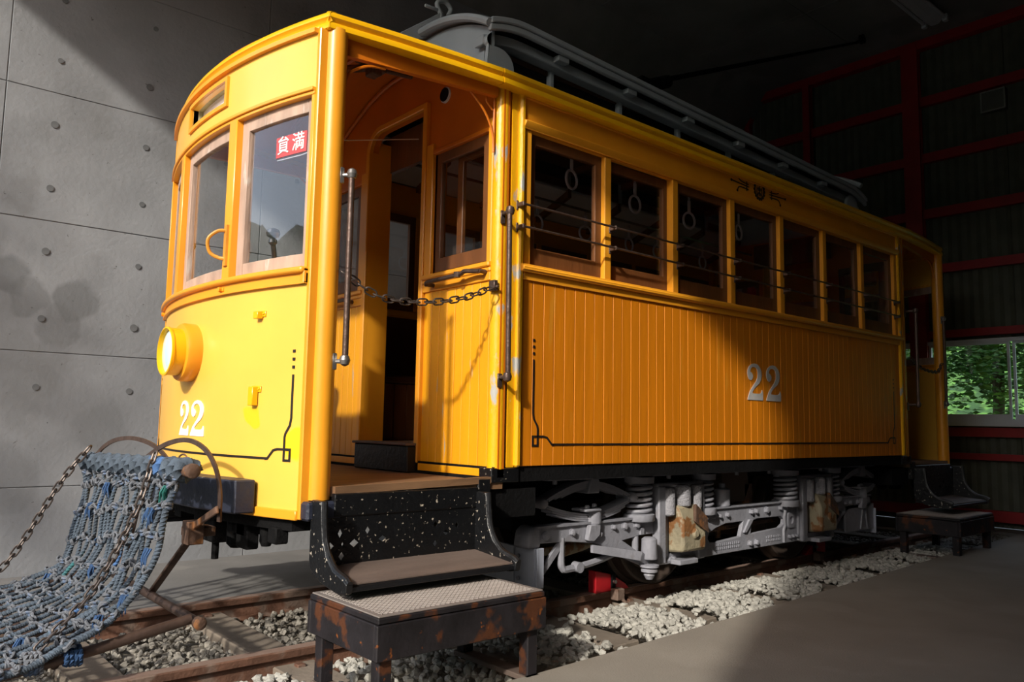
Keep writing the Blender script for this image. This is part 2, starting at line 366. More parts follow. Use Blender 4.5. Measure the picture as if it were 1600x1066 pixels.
for i in range(-4, 15):
    for z in (1.20, 1.674, 2.124, 2.57, 3.02, 3.48, 3.93):
        x = -1.727+.6*i
        if x < XF+.1 or x > 2.5: continue
        if x > -1.0 and z < 2.9: continue
        p = (x+random.uniform(-.012,.012), WY-.002, z+random.uniform(-.012,.012))
        if first: pl.location = Vector(p); first = False
        else: piece(pl, p, scale=(random.uniform(.7,1.0),)*3)
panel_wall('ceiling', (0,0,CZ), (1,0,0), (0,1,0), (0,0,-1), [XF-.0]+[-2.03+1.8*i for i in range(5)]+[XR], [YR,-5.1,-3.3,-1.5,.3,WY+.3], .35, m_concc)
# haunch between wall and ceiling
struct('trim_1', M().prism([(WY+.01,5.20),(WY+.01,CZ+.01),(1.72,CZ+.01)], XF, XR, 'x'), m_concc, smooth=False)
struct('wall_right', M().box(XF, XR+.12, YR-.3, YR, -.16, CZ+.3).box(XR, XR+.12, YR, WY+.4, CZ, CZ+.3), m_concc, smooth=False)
# entrance surround: right jamb and head beam
jamb = struct('wall_front', M().box(XF-.3, XF+.1, YR-.3, -3.82, -.14, CZ).box(XF-.3, XF+.1, -3.82, WY+.3, 4.90, CZ+.35), m_concc, smooth=False)

# rear wall: ribbed cladding sheets, red steel frame, window
rw = struct('wall_back', M().box(XR+.06, XR+.075, YR, WY+.4, .006, 1.10).box(XR+.06, XR+.075, YR, WY+.4, 2.04, CZ).box(XR+.06, XR+.075, .42, WY+.4, 1.10, 2.04).box(XR+.06, XR+.075, YR, -2.30, 1.10, 2.04), m_sheet, smooth=False)
def sheet(y0, y1, z0, z1):
    mm = M(); n = int(round((y1-y0)/.05)); n += n % 2
    prof = []
    for i in range(n+1):
        y = y0+(y1-y0)*i/n; prof.append((XR+(.055 if i % 2 else .035), y))
    prof2 = [(x+.004, y) for x, y in prof[::-1]]
    return mm.prism(prof+prof2, z0, z1, 'z')
yy = [WY+.4-.91*i for i in range(10)]; yy[-1] = YR
for i in range(len(yy)-1):
    y1, y0 = yy[i]-.004, yy[i+1]+.004
    if y1 <= -2.3 or y0 >= .42: sheet(y0, y1, .008, CZ).build('panel', m_sheet, rw, smooth=False)
    else:
        sheet(y0, y1, .008, 1.10).build('panel', m_sheet, rw, smooth=False)
        sheet(y0, y1, 2.04, CZ).build('panel', m_sheet, rw, smooth=False)
struct('trim_2', M().box(6.5, 6.95, YR, WY, -.16, .0), m_slab, smooth=False)
redf = thing('steel_wall_frame', 'red painted steel posts and rails across the rear wall', 'steel frame', (XR-.05, 0, 0))
for y, wd in ((1.15,.095), (-.175,.19), (-1.9,.10), (-3.2,.19), (-4.6,.10)):
    mm = M().box(XR-.09, XR-.075, y-wd/2, y+wd/2, 0, CZ-.02).box(XR-.01, XR+.005, y-wd/2, y+wd/2, 0, CZ-.02).box(XR-.08, XR-.005, y-.006, y+.006, 0, CZ-.02)
    if y < -.4 and y > -2.3:
        mm = M().box(XR-.09, XR-.0, y-wd/2, y+wd/2, 0, 1.07).box(XR-.09, XR-.0, y-wd/2, y+wd/2, 2.10, CZ-.02)
    mm.build('post', m_red, redf, smooth=False)
for z, h in ((4.90,.11), (4.21,.11), (3.54,.11), (2.88,.10), (2.12,.085), (1.02,.10), (.755,.07), (.13,.12)):
    M().box(XR-.035, XR+.03, YR, WY+.2, z-h/2, z+h/2).build('rail', m_red, redf, smooth=False)
M().box(XR-.08, XR+.03, YR, 1.96, CZ-.11, CZ).build('beam', m_red, redf, smooth=False)
M().bar((XR-.03, 1.93, CZ-.05), (XR-.03, WY-.03, 5.24), .08, .1, (1,0,0)).build('brace', m_red, redf, smooth=False)
M().bar((XR-.03, WY-.05, 5.30), (XR-.03, WY-.05, .0), .08, .08, (1,0,0)).build('post', m_red, redf, smooth=False)
# sliding window
wf = struct('window_1', M().shape([(-2.30,1.10),(.42,1.10),(.42,2.04),(-2.30,2.04)], [[(-2.26,1.16),(.38,1.16),(.38,2.0),(-2.26,2.0)]], XR-.03, XR+.06, 'x').box(XR-.07, XR-.03, -2.32, .44, 1.085, 1.125), m_alu, smooth=False)
for i, (y0, y1, xo) in enumerate(((-.28,.38,.03), (-1.08,-.26,.0), (-1.10,-1.72,.03), (-2.26,-1.70,0))):
    y0, y1 = min(y0,y1), max(y0,y1)
    s_ = M().shape([(y0,1.16),(y1,1.16),(y1,2.0),(y0,2.0)], [[(y0+.025,1.215),(y1-.025,1.215),(y1-.025,1.975),(y0+.025,1.975)]], XR-.02+xo, XR+.0+xo, 'x').build('sash', m_alu, wf, smooth=False)
    M().box(XR-.012+xo, XR-.008+xo, y0+.02, y1-.02, 1.21, 1.98).build('pane', m_glass, s_, smooth=False)
vb = thing('junction_box', 'small pale rectangular plate high on the rear wall', 'plate', (XR-.04, -1.04, 4.69))
M().box(XR-.04, XR+.03, -1.165, -.915, 4.57, 4.81).build('casing', mat('grey_plate', (.10,.10,.09), .6), vb, bevel=.004)
M().shape(rrect(-1.165,-.915,4.57,4.81,.01), [rrect(-1.15,-.93,4.585,4.795,.008)], XR-.052, XR-.04, 'x').build('rim', mat('pale_plate_rim', (.24,.24,.22), .6), vb)

# ballast and sleepers
for i in range(-5, 11):
    x = .40+.74*i
    if x > 6.5: continue
    M().box(x-.10, x+.10, -1.24+random.uniform(-.03,.03), .62, -.20, -.070+random.uniform(-.004,.006)).build('sleeper', m_tie, bed, bevel=.006, smooth=False)
def stone_mesh(seed, m_):
    random.seed(seed); bm = bmesh.new(); bmesh.ops.create_icosphere(bm, subdivisions=1, radius=1)
    for v in bm.verts: v.co *= random.uniform(.72, 1.2)
    for v in bm.verts: v.co.z *= .72; v.co.x *= 1.15
    me = bpy.data.meshes.new('stone'); bm.to_mesh(me); bm.free(); me.materials.append(m_); return me
stm = [stone_mesh(i, m_stone) for i in range(6)]+[stone_mesh(i+20, m_stoned) for i in range(6)]
random.seed(5)
cands = []
def edge_y(x):
    P = [(-14,-1.60),(-4.6,-1.575),(-.45,-1.516),(1.73,-1.42),(4,-1.30),(6.8,-1.17)]
    for (a, b), (c, d) in zip(P, P[1:]):
        if x <= c: return b+(d-b)*(x-a)/(c-a)
    return -1.17
def near_tie(x): 
    k = (x-.40)/.74; return abs(k-round(k))*.74 < .115
for i in range(15500):
    x = random.uniform(-2.8, 6.6); zone = random.random()
    if zone < .55: y = random.uniform(edge_y(x)+.02, -.66); mound = .040*sin(pi*min(1, (y-edge_y(x))/(-.66-edge_y(x)))) ; z = -.085+mound; k = 0
    else: y = random.uniform(-.50, .50); z = -.118+random.uniform(0,.02); k = 6 if x < 2 else 6
    r = random.uniform(.012, .026)*(1 if zone < .55 else .85)
    if near_tie(x) and zone < .55 and random.random() < .93 : continue
    if zone < .55 and random.random() < .3 and x < .3: continue
    z += random.uniform(-.012, .012)
    d = (Vector((x, y, z))-Vector((-2.77,-4.01,1.03))).length
    vis = 1.0 if (zone < .55) else (.8 if x < -.8 else 0)
    cands.append((r/d*vis, x, y, z, r, k+random.randrange(6)))
cands.sort(key=lambda c: -c[0])
for c in cands[:300]:
    _, x, y, z, r, k = c
    o = bpy.data.objects.new('stone', stm[k]); C.objects.link(o); o.parent = bed; o.location = (x, y, z); o.scale = (r,)*3
    o.rotation_euler = (random.uniform(0,6), random.uniform(0,6), random.uniform(0,6))
for kk, nm in ((0, m_stone), (6, m_stoned)):
    VV = []; FF = []
    src = [([v.co.copy() for v in me.vertices], [tuple(p.vertices) for p in me.polygons]) for me in stm]
    for c in cands[300:]:
        _, x, y, z, r, k = c
        if (k >= 6) != (kk >= 6): continue
        R = Matrix.Rotation(random.uniform(0,6), 3, 'Z') @ Matrix.Rotation(random.uniform(0,6), 3, 'X')
        b = len(VV); sv, sf = src[k]
        VV += [tuple(R@q*r+Vector((x,y,z))) for q in sv]; FF += [tuple(i+b for i in f) for f in sf]
    me = bpy.data.meshes.new('gravel'); me.from_pydata(VV, [], FF); me.materials.append(nm)
    o = bpy.data.objects.new('gravel', me); C.objects.link(o); o.parent = bed; o['kind'] = 'stuff'
# rails
def rail(y, label):
    prof = [(-.06,-.13),(.06,-.13),(.06,-.118),(.014,-.105),(.010,-.045),(.032,-.034),(.034,-.006),(.028,0),(-.028,0),(-.034,-.006),(-.032,-.034),(-.010,-.045),(-.014,-.105),(-.06,-.118)]
    t = thing('rail', label, 'rail', (0, y, -.13))
    M().prism([(y+a, b) for a, b in prof], -9, 6.5, 'x').build('web', m_rail, t)
    M().box(-9, 6.5, y-.0285, y+.0285, -.002, .0015).build('rail_head', m_railtop, t)
    sp = None
    for i in range(-3, 8):
        x = .40+.74*i
        for s in (-1, 1):
            if sp is None: sp = M().box(-.02,.02,-.02,.02,0,.018).build('spike', m_rail, t, loc=(x, y+s*.07, -.118), bevel=.003) if False else M().box(x-.02,x+.02,y+s*.07-.02,y+s*.07+.02,-.085,-.055).build('spike', m_rail, t, loc=(x,y+s*.07,-.07), bevel=.003)
            else: piece(sp, (x, y+s*.07, -.07))
rail(-.565, 'rusty steel rail nearer the pavement, running under the tram wheels')
rail(.565, 'rusty steel rail on the concrete wall side of the track')

# ============================================================ THE TRAM
A0 = .9174
def front_x(y): return -1.269-.147*(1-(y/A0)**2)
def rim_x(y): return -1.24-.175*(1-(y/.97)**2)
tram = thing('tram_car', 'yellow wooden tram car on the rails with white number 22 and open end platforms', 'tram', (MIRX, 0, 0))
T = tram
X0, PW = -.068, .6196        # first window edge, window pitch
def B(mm, name, m_, parent=None, **k): return mm.build(name, m_, parent or T, **k)

# --- body side walls
def side(s, detail):
    Y = lambda d: s*d     # d is distance from the centre line
    def box(x0, x1, d0, d1, z0, z1): return M().box(x0, x1, min(Y(d0), Y(d1)), max(Y(d0), Y(d1)), z0, z1)
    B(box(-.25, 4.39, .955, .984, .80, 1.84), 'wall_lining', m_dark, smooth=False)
    n = 57; x0, x1 = -.12, 4.26; wd = (x1-x0)/n
    if detail:
        random.seed(3)
        for i in range(n):
            h = random.uniform(0, .0016)
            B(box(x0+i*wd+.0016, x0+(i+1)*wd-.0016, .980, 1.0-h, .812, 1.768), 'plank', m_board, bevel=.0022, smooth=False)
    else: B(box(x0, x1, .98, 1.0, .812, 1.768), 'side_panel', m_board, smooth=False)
    B(box(-.12, 4.26, .95, 1.012, 1.762, 1.80).prism([(1.0*s,1.80),(1.028*s,1.80),(1.04*s,1.812),(1.040*s,1.826),(1.028*s,1.84),(.95*s,1.845),(.95*s,1.80)], -.145, 4.285, 'x'), 'belt_rail', m_yel, bevel=.003)
    B(box(-.15, 4.29, .965, 1.0, 2.558, 2.80), 'letterboard', m_yel, smooth=False)
    B(M().prism([(.99*s,2.562),(1.012*s,2.562),(1.028*s,2.585),(1.030*s,2.60),(.99*s,2.61)], -.135, 4.275, 'x'), 'window_head_moulding', m_yel, bevel=.002)
    B(box(-.15, 4.29, .99, 1.012, 2.725, 2.745), 'eave_moulding', m_yel, bevel=.003, smooth=False)
    for i in range(8):
        xr = X0+PW*i; xl = xr-.055
        if i == 0: xl = -.122
        if i == 7: xr = 4.276
        B(box(xl, xr, .925, 1.0, 1.84, 2.565), 'window_post', m_yel, bevel=.004, smooth=False)
    if detail:
        for i in range(7):
            xl = X0+PW*i; xr = xl+PW-.055
            f = M()
            st = .05 if i != 1 else .038
            d = .972 if i != 1 else .955
            zb = 1.845
            o_ = [(xl, zb), (xr, zb), (xr, 2.56), (xl, 2.56)]; h_ = [(xl+st, zb+.10), (xr-st, zb+.10), (xr-st, 2.56-.055), (xl+st, 2.56-.055)]
            sa = B(M().shape(o_, [h_], Y(d), Y(d-.03), 'y'), 'window_sash', m_brown, smooth=False, bevel=.002)
            B(M().box(xl+st-.005, xr-st+.005, min(Y(d-.013),Y(d-.017)), max(Y(d-.013),Y(d-.017)), zb+.095, 2.51), 'pane', m_glass, sa, smooth=False)
    else:
        for i in range(7):
            xl = X0+PW*i; xr = xl+PW-.055
            sa = B(M().shape([(xl,1.845),(xr,1.845),(xr,2.56),(xl,2.56)], [[(xl+.05,1.92),(xr-.05,1.92),(xr-.05,2.50),(xl+.05,2.50)]], Y(.96), Y(.93), 'y'), 'window_sash', m_brown, smooth=False)
            B(M().box(xl+.05, xr-.05, min(Y(.947),Y(.943)), max(Y(.947),Y(.943)), 1.92, 2.5), 'pane', m_glass, sa, smooth=False)
side(-1, True); side(1, False)
B(M().box(-.28, 4.42, -.99, .99, .735, .811), 'underframe_sill', m_under, smooth=False)
# guard bars across the windows
for z0, z1 in ((2.143, 2.130), (2.026, 2.006)):
    g = B(M().tube([(-.165, -1.045, z0), (4.20, -1.045, z1)], .0065, 8), 'guard_bar', m_iron)
    for i in range(8):
        x = -.160 if i == 0 else (X0+PW*i-.01 if i < 7 else 4.20)
        z = z0+(z1-z0)*(x+.165)/4.365
        B(M().box(x-.008, x+.008, -1.052, -.995, z-.012, z+.012).box(x-.010, x+.010, -1.004, -.998, z-.026, z+.026), 'bracket', m_iron, g, bevel=.003, smooth=False)

# --- lettering: a 2 with a ball terminal, striping, crest
TWO = [(205,895),(205,870),(222,800),(250,710),(300,620),(350,530),(378,450),(384,370),(375,300),(352,262),(320,248),(285,255),(258,290),(248,345),(272,360),(292,395),(298,430),(290,480),(262,515),(232,500),(212,450),(203,385),(207,320),(230,250),(272,198),(325,178),(380,195),(425,255),(447,330),(450,410),(438,490),(405,565),(350,630),(312,680),(285,740),(290,765),(400,768),(432,755),(446,725),(455,690),(470,740),(470,895)]
TWO = [((x-205)/265, (895-y)/717) for x, y in TWO]
def number_side():
    for x0 in (1.915, 2.145):
        P = [(x0+u*.185, 1.212+v*.25) for u, v in TWO]
        mm = M().shape(P, [], -1.0035, -1.0008, 'y')
        o = B(mm, 'digit', m_greyl, smooth=False)
        if x0 < 2: o['label'] = 'first grey digit 2 on the side boards'
        else: o['label'] = 'second grey digit 2 on the side boards'
number_side()
def on_front(mm, name, m_, parent=None, **k):
    """mesh laid out as (off, y, z) wrapped on the bowed front"""
    mm.v = [(front_x(y)+x, y, z) for x, y, z in mm.v]; return B(mm, name, m_, parent, **k)
for y0, wd in ((.118, -.133), (-.045, -.160)):
    P = [(y0+u*wd, .938+v*.172) for u, v in TWO]
    on_front(M().shape(P, [], -.004, -.0008, 'x'), 'digit', m_white, smooth=False)
def ribbon(pts, wd, a, b, put):
    """thin flat line through (u,z) points"""
    pts = [Vector((p[0], p[1])) for p in pts]; L_, R_ = [], []
    for i, p in enumerate(pts):
        d0 = (p-pts[i-1]).normalized() if i else None; d1 = (pts[i+1]-p).normalized() if i < len(pts)-1 else None
        if d0 is None: d0 = d1
        if d1 is None: d1 = d0
        t = (d0+d1).normalized(); n_ = Vector((-t.y, t.x)); k = wd/2/max(.5, n_.dot(Vector((-d0.y, d0.x))))
        L_.append(p+n_*k); R_.append(p-n_*k)
    mm = M(); n = len(pts); vs = []
    for A_, t in ((L_, a), (R_, a), (R_, b), (L_, b)): vs += [put(q.x, q.y, t) for q in A_]
    fs = []
    for i in range(n-1):
        for k in range(4):
            k2 = (k+1) % 4; fs.append((k*n+i, k2*n+i, k2*n+i+1, k*n+i+1))
    fs += [(0, n, 2*n, 3*n), (n-1, 2*n-1, 3*n-1, 4*n-1)]
    return mm.add(vs, fs)
def dense(pts, step=.05):
    out = [pts[0]]
    for a, b in zip(pts, pts[1:]):
        n = max(1, int(math.hypot(b[0]-a[0], b[1]-a[1])/step))
        for i in range(1, n+1): out.append((a[0]+(b[0]-a[0])*i/n, a[1]+(b[1]-a[1])*i/n))
    return out
def striping(fn, put, uc, zt, zk, zs, dir_, uend, wd, name='striping', dots=True, up=True):
    """corner motif: dots, upright, kink, square loop, level line"""
    k = dir_
    segs = []
    if up: segs.append([(uc, zt), (uc, zk+.06), (uc+k*.006, zk+.03), (uc+k*.030, zk-.005), (uc+k*.034, zk-.02), (uc+k*.034, zs+.045)])
    segs.append([(uc+k*.034, zs+.044), (uc+k*.034, zs), (uc, zs), (uc, zs+.046), (uc+k*.075, zs+.046), (uc+k*.10, zs+.040), (uc+k*.135, zs+.004), (uc+k*.15, zs+.002)] )
    segs.append([(uc+k*.14, zs+.005), (uend, zs+.005)])
    mm = M()
    for sg in segs: 
        r_ = ribbon(dense(sg), wd, -.0032, -.0006, put); mm.add(r_.v, r_.f)
    if dots:
        for j in range(3):
            z = zt+.025+j*.034; r_ = ribbon([(uc, z), (uc, z+.013)], .014, -.0032, -.0006, put); mm.add(r_.v, r_.f)
    return mm
putS = lambda u, z, t: (u, -1.0+t, z)
putF = lambda u, z, t: (front_x(u)+t, u, z)
B(striping(None, putS, -.034, 1.355, 1.02, .915, 1, 2.1, .010), 'striping', m_stripe, smooth=False)
B(striping(None, putS, 4.13, 1.355, 1.02, .915, -1, 2.1, .010), 'striping', m_stripe, smooth=False)
B(striping(None, putF, -.868, 1.215, .97, .853, 1, 0, .010), 'striping', m_stripe, smooth=False)
B(striping(None, putF, .868, 1.215, .97, .853, -1, 0, .010), 'striping', m_stripe, smooth=False)
cr = B(M().shape(arcpts(2.094, 2.692, .064, 0, 345, 23), [arcpts(2.094, 2.692, .050, 0, 345, 23)], -1.0035, -1.0008, 'y'), 'crest', m_stripe, smooth=False, label='round black crest between two three-pronged marks')
for k in range(16):
    a = 2*pi*k/16; c_, s_ = 2.094+.064*cos(a), 2.692+.064*sin(a)
    B(M().shape(arcpts(c_, s_, .0105, 0, 315, 7), [], -1.004, -1.0008, 'y'), 'bead', m_stripe, cr, smooth=False)
mm = M()
for P in ([(2.070,2.725),(2.094,2.735),(2.118,2.725)], [(2.094,2.735),(2.094,2.650)], [(2.068,2.700),(2.120,2.700)], [(2.072,2.652),(2.085,2.675),(2.103,2.675),(2.116,2.652)], [(2.066,2.715),(2.062,2.68),(2.070,2.655)], [(2.122,2.715),(2.126,2.68),(2.118,2.655)], [(2.080,2.712),(2.108,2.688)], [(2.108,2.712),(2.080,2.688)]):
    r_ = ribbon(P, .007, -.0034, -.0006, putS); mm.add(r_.v, r_.f)
B(mm, 'crest_figure', m_stripe, cr, smooth=False)
for k in (-1, 1):
    X = lambda d: 2.094+k*d
    mm = M()
    for P in ([(X(.135),2.706),(X(.22),2.712),(X(.262),2.733),(X(.275),2.752)], [(X(.130),2.689),(X(.335),2.697)], [(X(.135),2.668),(X(.22),2.672),(X(.255),2.665),(X(.270),2.642)], [(X(.158),2.722),(X(.158),2.655)]):
        r_ = ribbon([(q.x, q.y) for q in spline([(a, b, 0) for a, b in P], 5)], .0075, -.0032, -.0006, putS); mm.add(r_.v, r_.f)
    for a, b in ((X(.277),2.755), (X(.342),2.697), (X(.272),2.638)): mm.shape(arcpts(a, b, .0095, 0, 324, 9), [], -1.0035, -1.0008, 'y')
    B(mm, 'pronged_mark', m_stripe, smooth=False)

# --- roof rim
RP = [(.0,2.735),(-.012,2.730),(-.075,2.735),(-.075,2.812),(-.030,2.818),(-.006,2.810),(.0,2.800),(.0,2.786),(-.010,2.779),(-.016,2.770),(-.006,2.764),(0,2.755)]
def rim(path, name, prof=RP, m_=None):
    """path: (x,y) outer line, outward is to the right of travel"""
    P = [Vector((a, b)) for a, b in path]; n = len(P); k = len(prof); mm = M()
    for i, p in enumerate(P):
        t = (P[min(i+1, n-1)]-P[max(i-1, 0)]).normalized(); o_ = Vector((t.y, -t.x))
        for (d, z) in prof: mm.v.append((p.x+o_.x*d, p.y+o_.y*d, z))
    for i in range(n-1):
        for j in range(k):
            j2 = (j+1) % k; mm.f.append((i*k+j, i*k+j2, (i+1)*k+j2, (i+1)*k+j))
    mm.f.append(tuple(range(k))[::-1]); mm.f.append(tuple((n-1)*k+j for j in range(k)))
    return B(mm, name, m_ or m_rim, ang=50)
def platform():
    fr_ = not M.mirror
    # rim: bowed front, two short sides
    rim([(rim_x(.97-1.94*i/40), .97-1.94*i/40) for i in range(41)], 'roof_rim')
    rim([(-1.243,-.968),(-.9,-1.012),(-.6,-1.042),(-.322,-1.062)], 'roof_rim')
    rim([(-.322,1.062),(-.6,1.042),(-.9,1.012),(-1.243,.968)], 'roof_rim')
    # domed platform roof with its underside in shade-tinted yellow
    mm = M(); nx, ny = 14, 24; top = []; bot = []
    def zr(x, y, s):
        d = max(0, x-rim_x(y)); q = min(1, d/1.05); q = sin(q*pi/2)**.8
        return 2.79+.36*q*max(0, 1-(abs(y)/1.03)**2)**1.6
    for i in range(nx+1):
        for j in range(ny+1):
            y = -.985+1.97*j/ny if i else -.95+1.9*j/ny
            xa = rim_x(max(-.97, min(.97, y)))+.03; x = xa+(-.22-xa)*i/nx
            hw = .94+.10*(i/nx); y = -hw+2*hw*j/ny
            xa = rim_x(max(-.94, min(.94, y)))+.03; x = xa+(-.22-xa)*i/nx
            top.append((x, y, zr(x, y, 0)+.02)); bot.append((x, y, zr(x, y, 0)-.012))
    n = len(top); mm.v = top+bot; W_ = ny+1
    for i in range(nx):
        for j in range(ny):
            a = i*W_+j; mm.f.append((a, a+1, a+W_+1, a+W_)); mm.f.append((n+a, n+a+W_, n+a+W_+1, n+a+1))
    for j in range(ny):
        mm.f.append((j, n+j, n+j+1, j+1)); a = nx*W_+j; mm.f.append((a, a+1, n+a+1, n+a))
    for i in range(nx):
        a = i*W_; mm.f.append((a, a+W_, n+a+W_, n+a)); a = i*W_+ny; mm.f.append((a, n+a, n+a+W_, a+W_))
    B(mm, 'platform_roof', m_yel_shade)
    # roof ribs under the platform roof
    for xi in (-.62, -.95):
        pts = [(xi, -.93+1.86*j/20, zr(xi, -.93+1.86*j/20, 0)-.02) for j in range(21)]
        B(M().tube(pts, .014, 6), 'roof_rib', m_yel_shade)
    for s in (-1, 1):
        B(M().add([(-1.20,s*.925,2.652),(-.30,s*.995,2.685),(-.30,s*.995,2.75),(-1.20,s*.925,2.75),(-1.20,s*.895,2.652),(-.30,s*.965,2.685),(-.30,s*.965,2.75),(-1.20,s*.895,2.75)], [(0,1,2,3),(7,6,5,4),(0,4,5,1),(1,5,6,2),(2,6,7,3),(3,7,4,0)]), 'eave_board', m_yel_shade, smooth=False)
        # corner column of the platform
        B(M().tube([(-1.183, s*.930, .694), (-1.183, s*.930, 2.745)], .0505, 20), 'corner_column', m_yel)
        # body corner post
        cp = B(M().tube([(-.243, s*.958, .80), (-.243, s*.958, 2.745)], .043, 18).box(-.20, -.155, min(s*.93,s*.995), max(s*.93,s*.995), .808, 2.745), 'body_corner_post', m_postw, bevel=0)
        B(M().box(-.157, -.122, min(s*.95,s*1.016), max(s*.95,s*1.016), .808, 2.745), 'corner_bead', m_postw, cp, bevel=.010, smooth=False)
        B(M().box(-.30, -.12, min(s*.90,s*1.0), max(s*.90,s*1.0), .735, .806), 'post_foot', m_blackc, cp, bevel=.004, smooth=False)
        # iron corner bracket under the eave
        pts = [(-.30, s*.965, 2.42), (-.31, s*.965, 2.50), (-.36, s*.96, 2.60), (-.46, s*.955, 2.69), (-.52, s*.95, 2.73)]
        B(M().tube(spline(pts, 5), .006, 6).tube([(-.30, s*.965, 2.40), (-.30, s*.965, 2.72)], .006, 6).tube(spline([(-.31,s*.962,2.62),(-.35,s*.96,2.66),(-.34,s*.96,2.70),(-.31,s*.962,2.69)],4), .005, 6), 'eave_bracket', m_yel_shade)
    B(M().tube(spline([(-1.13,-.92,2.50),(-1.11,-.92,2.58),(-1.02,-.925,2.64),(-.93,-.93,2.655)],5), .007, 6), 'eave_bracket', m_yel_shade)
    # bowed dash and header
    B(M().curved(0, .022, -.925, .925, .617, 1.61, 40), 'dash', m_yelf)
    B(M().curved(-.012, .004, -.928, .928, .612, .652, 40), 'dash_base_moulding', m_yel, bevel=.003)
    B(M().curved(-.011, .02, -.925, .925, 1.603, 1.648, 40), 'dash_band', m_yel, bevel=.002)
    B(M().curved(-.018, .0, -.925, .925, 1.600, 1.608, 40), 'dash_band', m_yel)
    B(M().curved(-.034, .05, -.925, .925, 1.646, 1.674, 40), 'dash_rail', m_yel, bevel=.010, seg=2)
    for s in (-1, 1):
        y0, y1 = sorted((s*.905, s*.945))
        B(M().box(-1.268, -1.225, y0, y1, .615, 2.735), 'corner_strip', m_yel, bevel=.004, smooth=False)
        B(M().box(-1.288, -1.262, *sorted((s*.872, s*.925)), 1.60, 1.672), 'rail_end', m_yel, bevel=.004, smooth=False)
    hole = (-.245, .245, 2.560, 2.672)
    H = M().curved(0, .03, -.925, hole[0], 2.44, 2.745, 16).curved(0, .03, hole[1], .925, 2.44, 2.745, 16).curved(0, .03, hole[0], hole[1], 2.44, hole[2], 12).curved(0, .03, hole[0], hole[1], hole[3], 2.745, 12)
    B(H, 'header_panel', m_yelf, merge=False)
    B(M().curved(-.013, .002, hole[0]-.022, hole[1]+.022, hole[2]-.02, hole[2], 12).curved(-.013, .002, hole[0]-.022, hole[1]+.022, hole[3], hole[3]+.02, 12).curved(-.013, .002, hole[0]-.022, hole[0], hole[2], hole[3], 2).curved(-.013, .002, hole[1], hole[1]+.022, hole[2], hole[3], 2), 'sign_frame', m_yel)
    sb = B(M().box(-1.40, -1.26, hole[0]-.012, hole[0], hole[2]-.01, hole[3]+.01).box(-1.40, -1.26, hole[1], hole[1]+.012, hole[2]-.01, hole[3]+.01).box(-1.40, -1.26, hole[0], hole[1], hole[2]-.02, hole[2]-.008).box(-1.40, -1.26, hole[0], hole[1], hole[3]+.002, hole[3]+.012).box(-1.275, -1.26, hole[0], hole[1], hole[2]-.01, hole[3]+.01), 'sign_box', m_olive, smooth=False)
    sg = B(M().curved(.055, .058, hole[0]+.002, hole[1]-.002, hole[2]-.005, hole[3]+.001, 10), 'destination_roll', m_signw, sb)
    if fr_:
        def strokes(cy, cz, S_, sc_):
            q = M()
            for P in S_:
                r_ = ribbon([(cy-a*sc_, cz+b*sc_) for a, b in P], .0045, .0505, .0545, putF); q.add(r_.v, r_.f)
            return q
        B(strokes(-.165, 2.618, [[(-.4,1),(.2,.7)],[(-.6,.3),(-.1,.2)],[(-.6,-.8),(-.3,-.2)],[(0,.4),(.9,.5)],[(.4,1),(.4,.2)],[(.1,-.1),(.1,-.9)],[(.1,-.1),(.8,-.1),(.8,-.9)],[(.1,-.5),(.8,-.5)]], .024), 'lettering', m_stripe, sg, smooth=False)
        B(strokes(.06, 2.600, [[(-.9,.6),(-.2,.6),(-.2,-.5),(-.9,-.5),(-.9,.6)],[(-.9,.0),(-.2,.0)],[(-.55,.6),(-.55,-.5)],[(.1,.7),(1,.7)],[(.6,.7),(.6,-.6),(.3,-.7)]], .024), 'lettering', m_stripe, sg, smooth=False)
    B(M().curved(-.020, .03, -.925, .925, 2.452, 2.468, 40).curved(-.010, .04, -.925, .925, 2.436, 2.452, 40), 'header_moulding', m_yel, bevel=.002)
    B(M().curved(-.022, .0, -.925, .925, 2.715, 2.735, 40), 'header_moulding', m_yel)
    for y0, y1 in ((-.385, -.316), (.316, .385), (.862, .925)):
        B(M().curved(-.012, .060, y0, y1, 1.670, 2.445, 2), 'vestibule_post', m_yel, bevel=.004)
    B(M().curved(-.006, .050, -.925, -.905, 1.670, 2.445, 2), 'vestibule_post', m_yel, bevel=.003)
    for k, (y0, y1) in enumerate(((-.905, -.385), (-.316, .316), (.385, .862))):
        st = .045
        f_ = M().curved(.020, .052, y0, y0+st, 1.672, 2.44, 3).curved(.020, .052, y1-st-.012, y1, 1.672, 2.44, 3).curved(.021, .051, y0+st, y1-st-.012, 1.672, 1.740, 10).curved(.021, .051, y0+st, y1-st-.012, 2.375, 2.44, 10)
        sa = B(f_, 'vestibule_sash', m_sash, merge=False, bevel=.002)
        gl = B(M().curved(.034, .037, y0+st-.004, y1-st-.008, 1.736, 2.379, 8), 'pane', m_glass, sa)
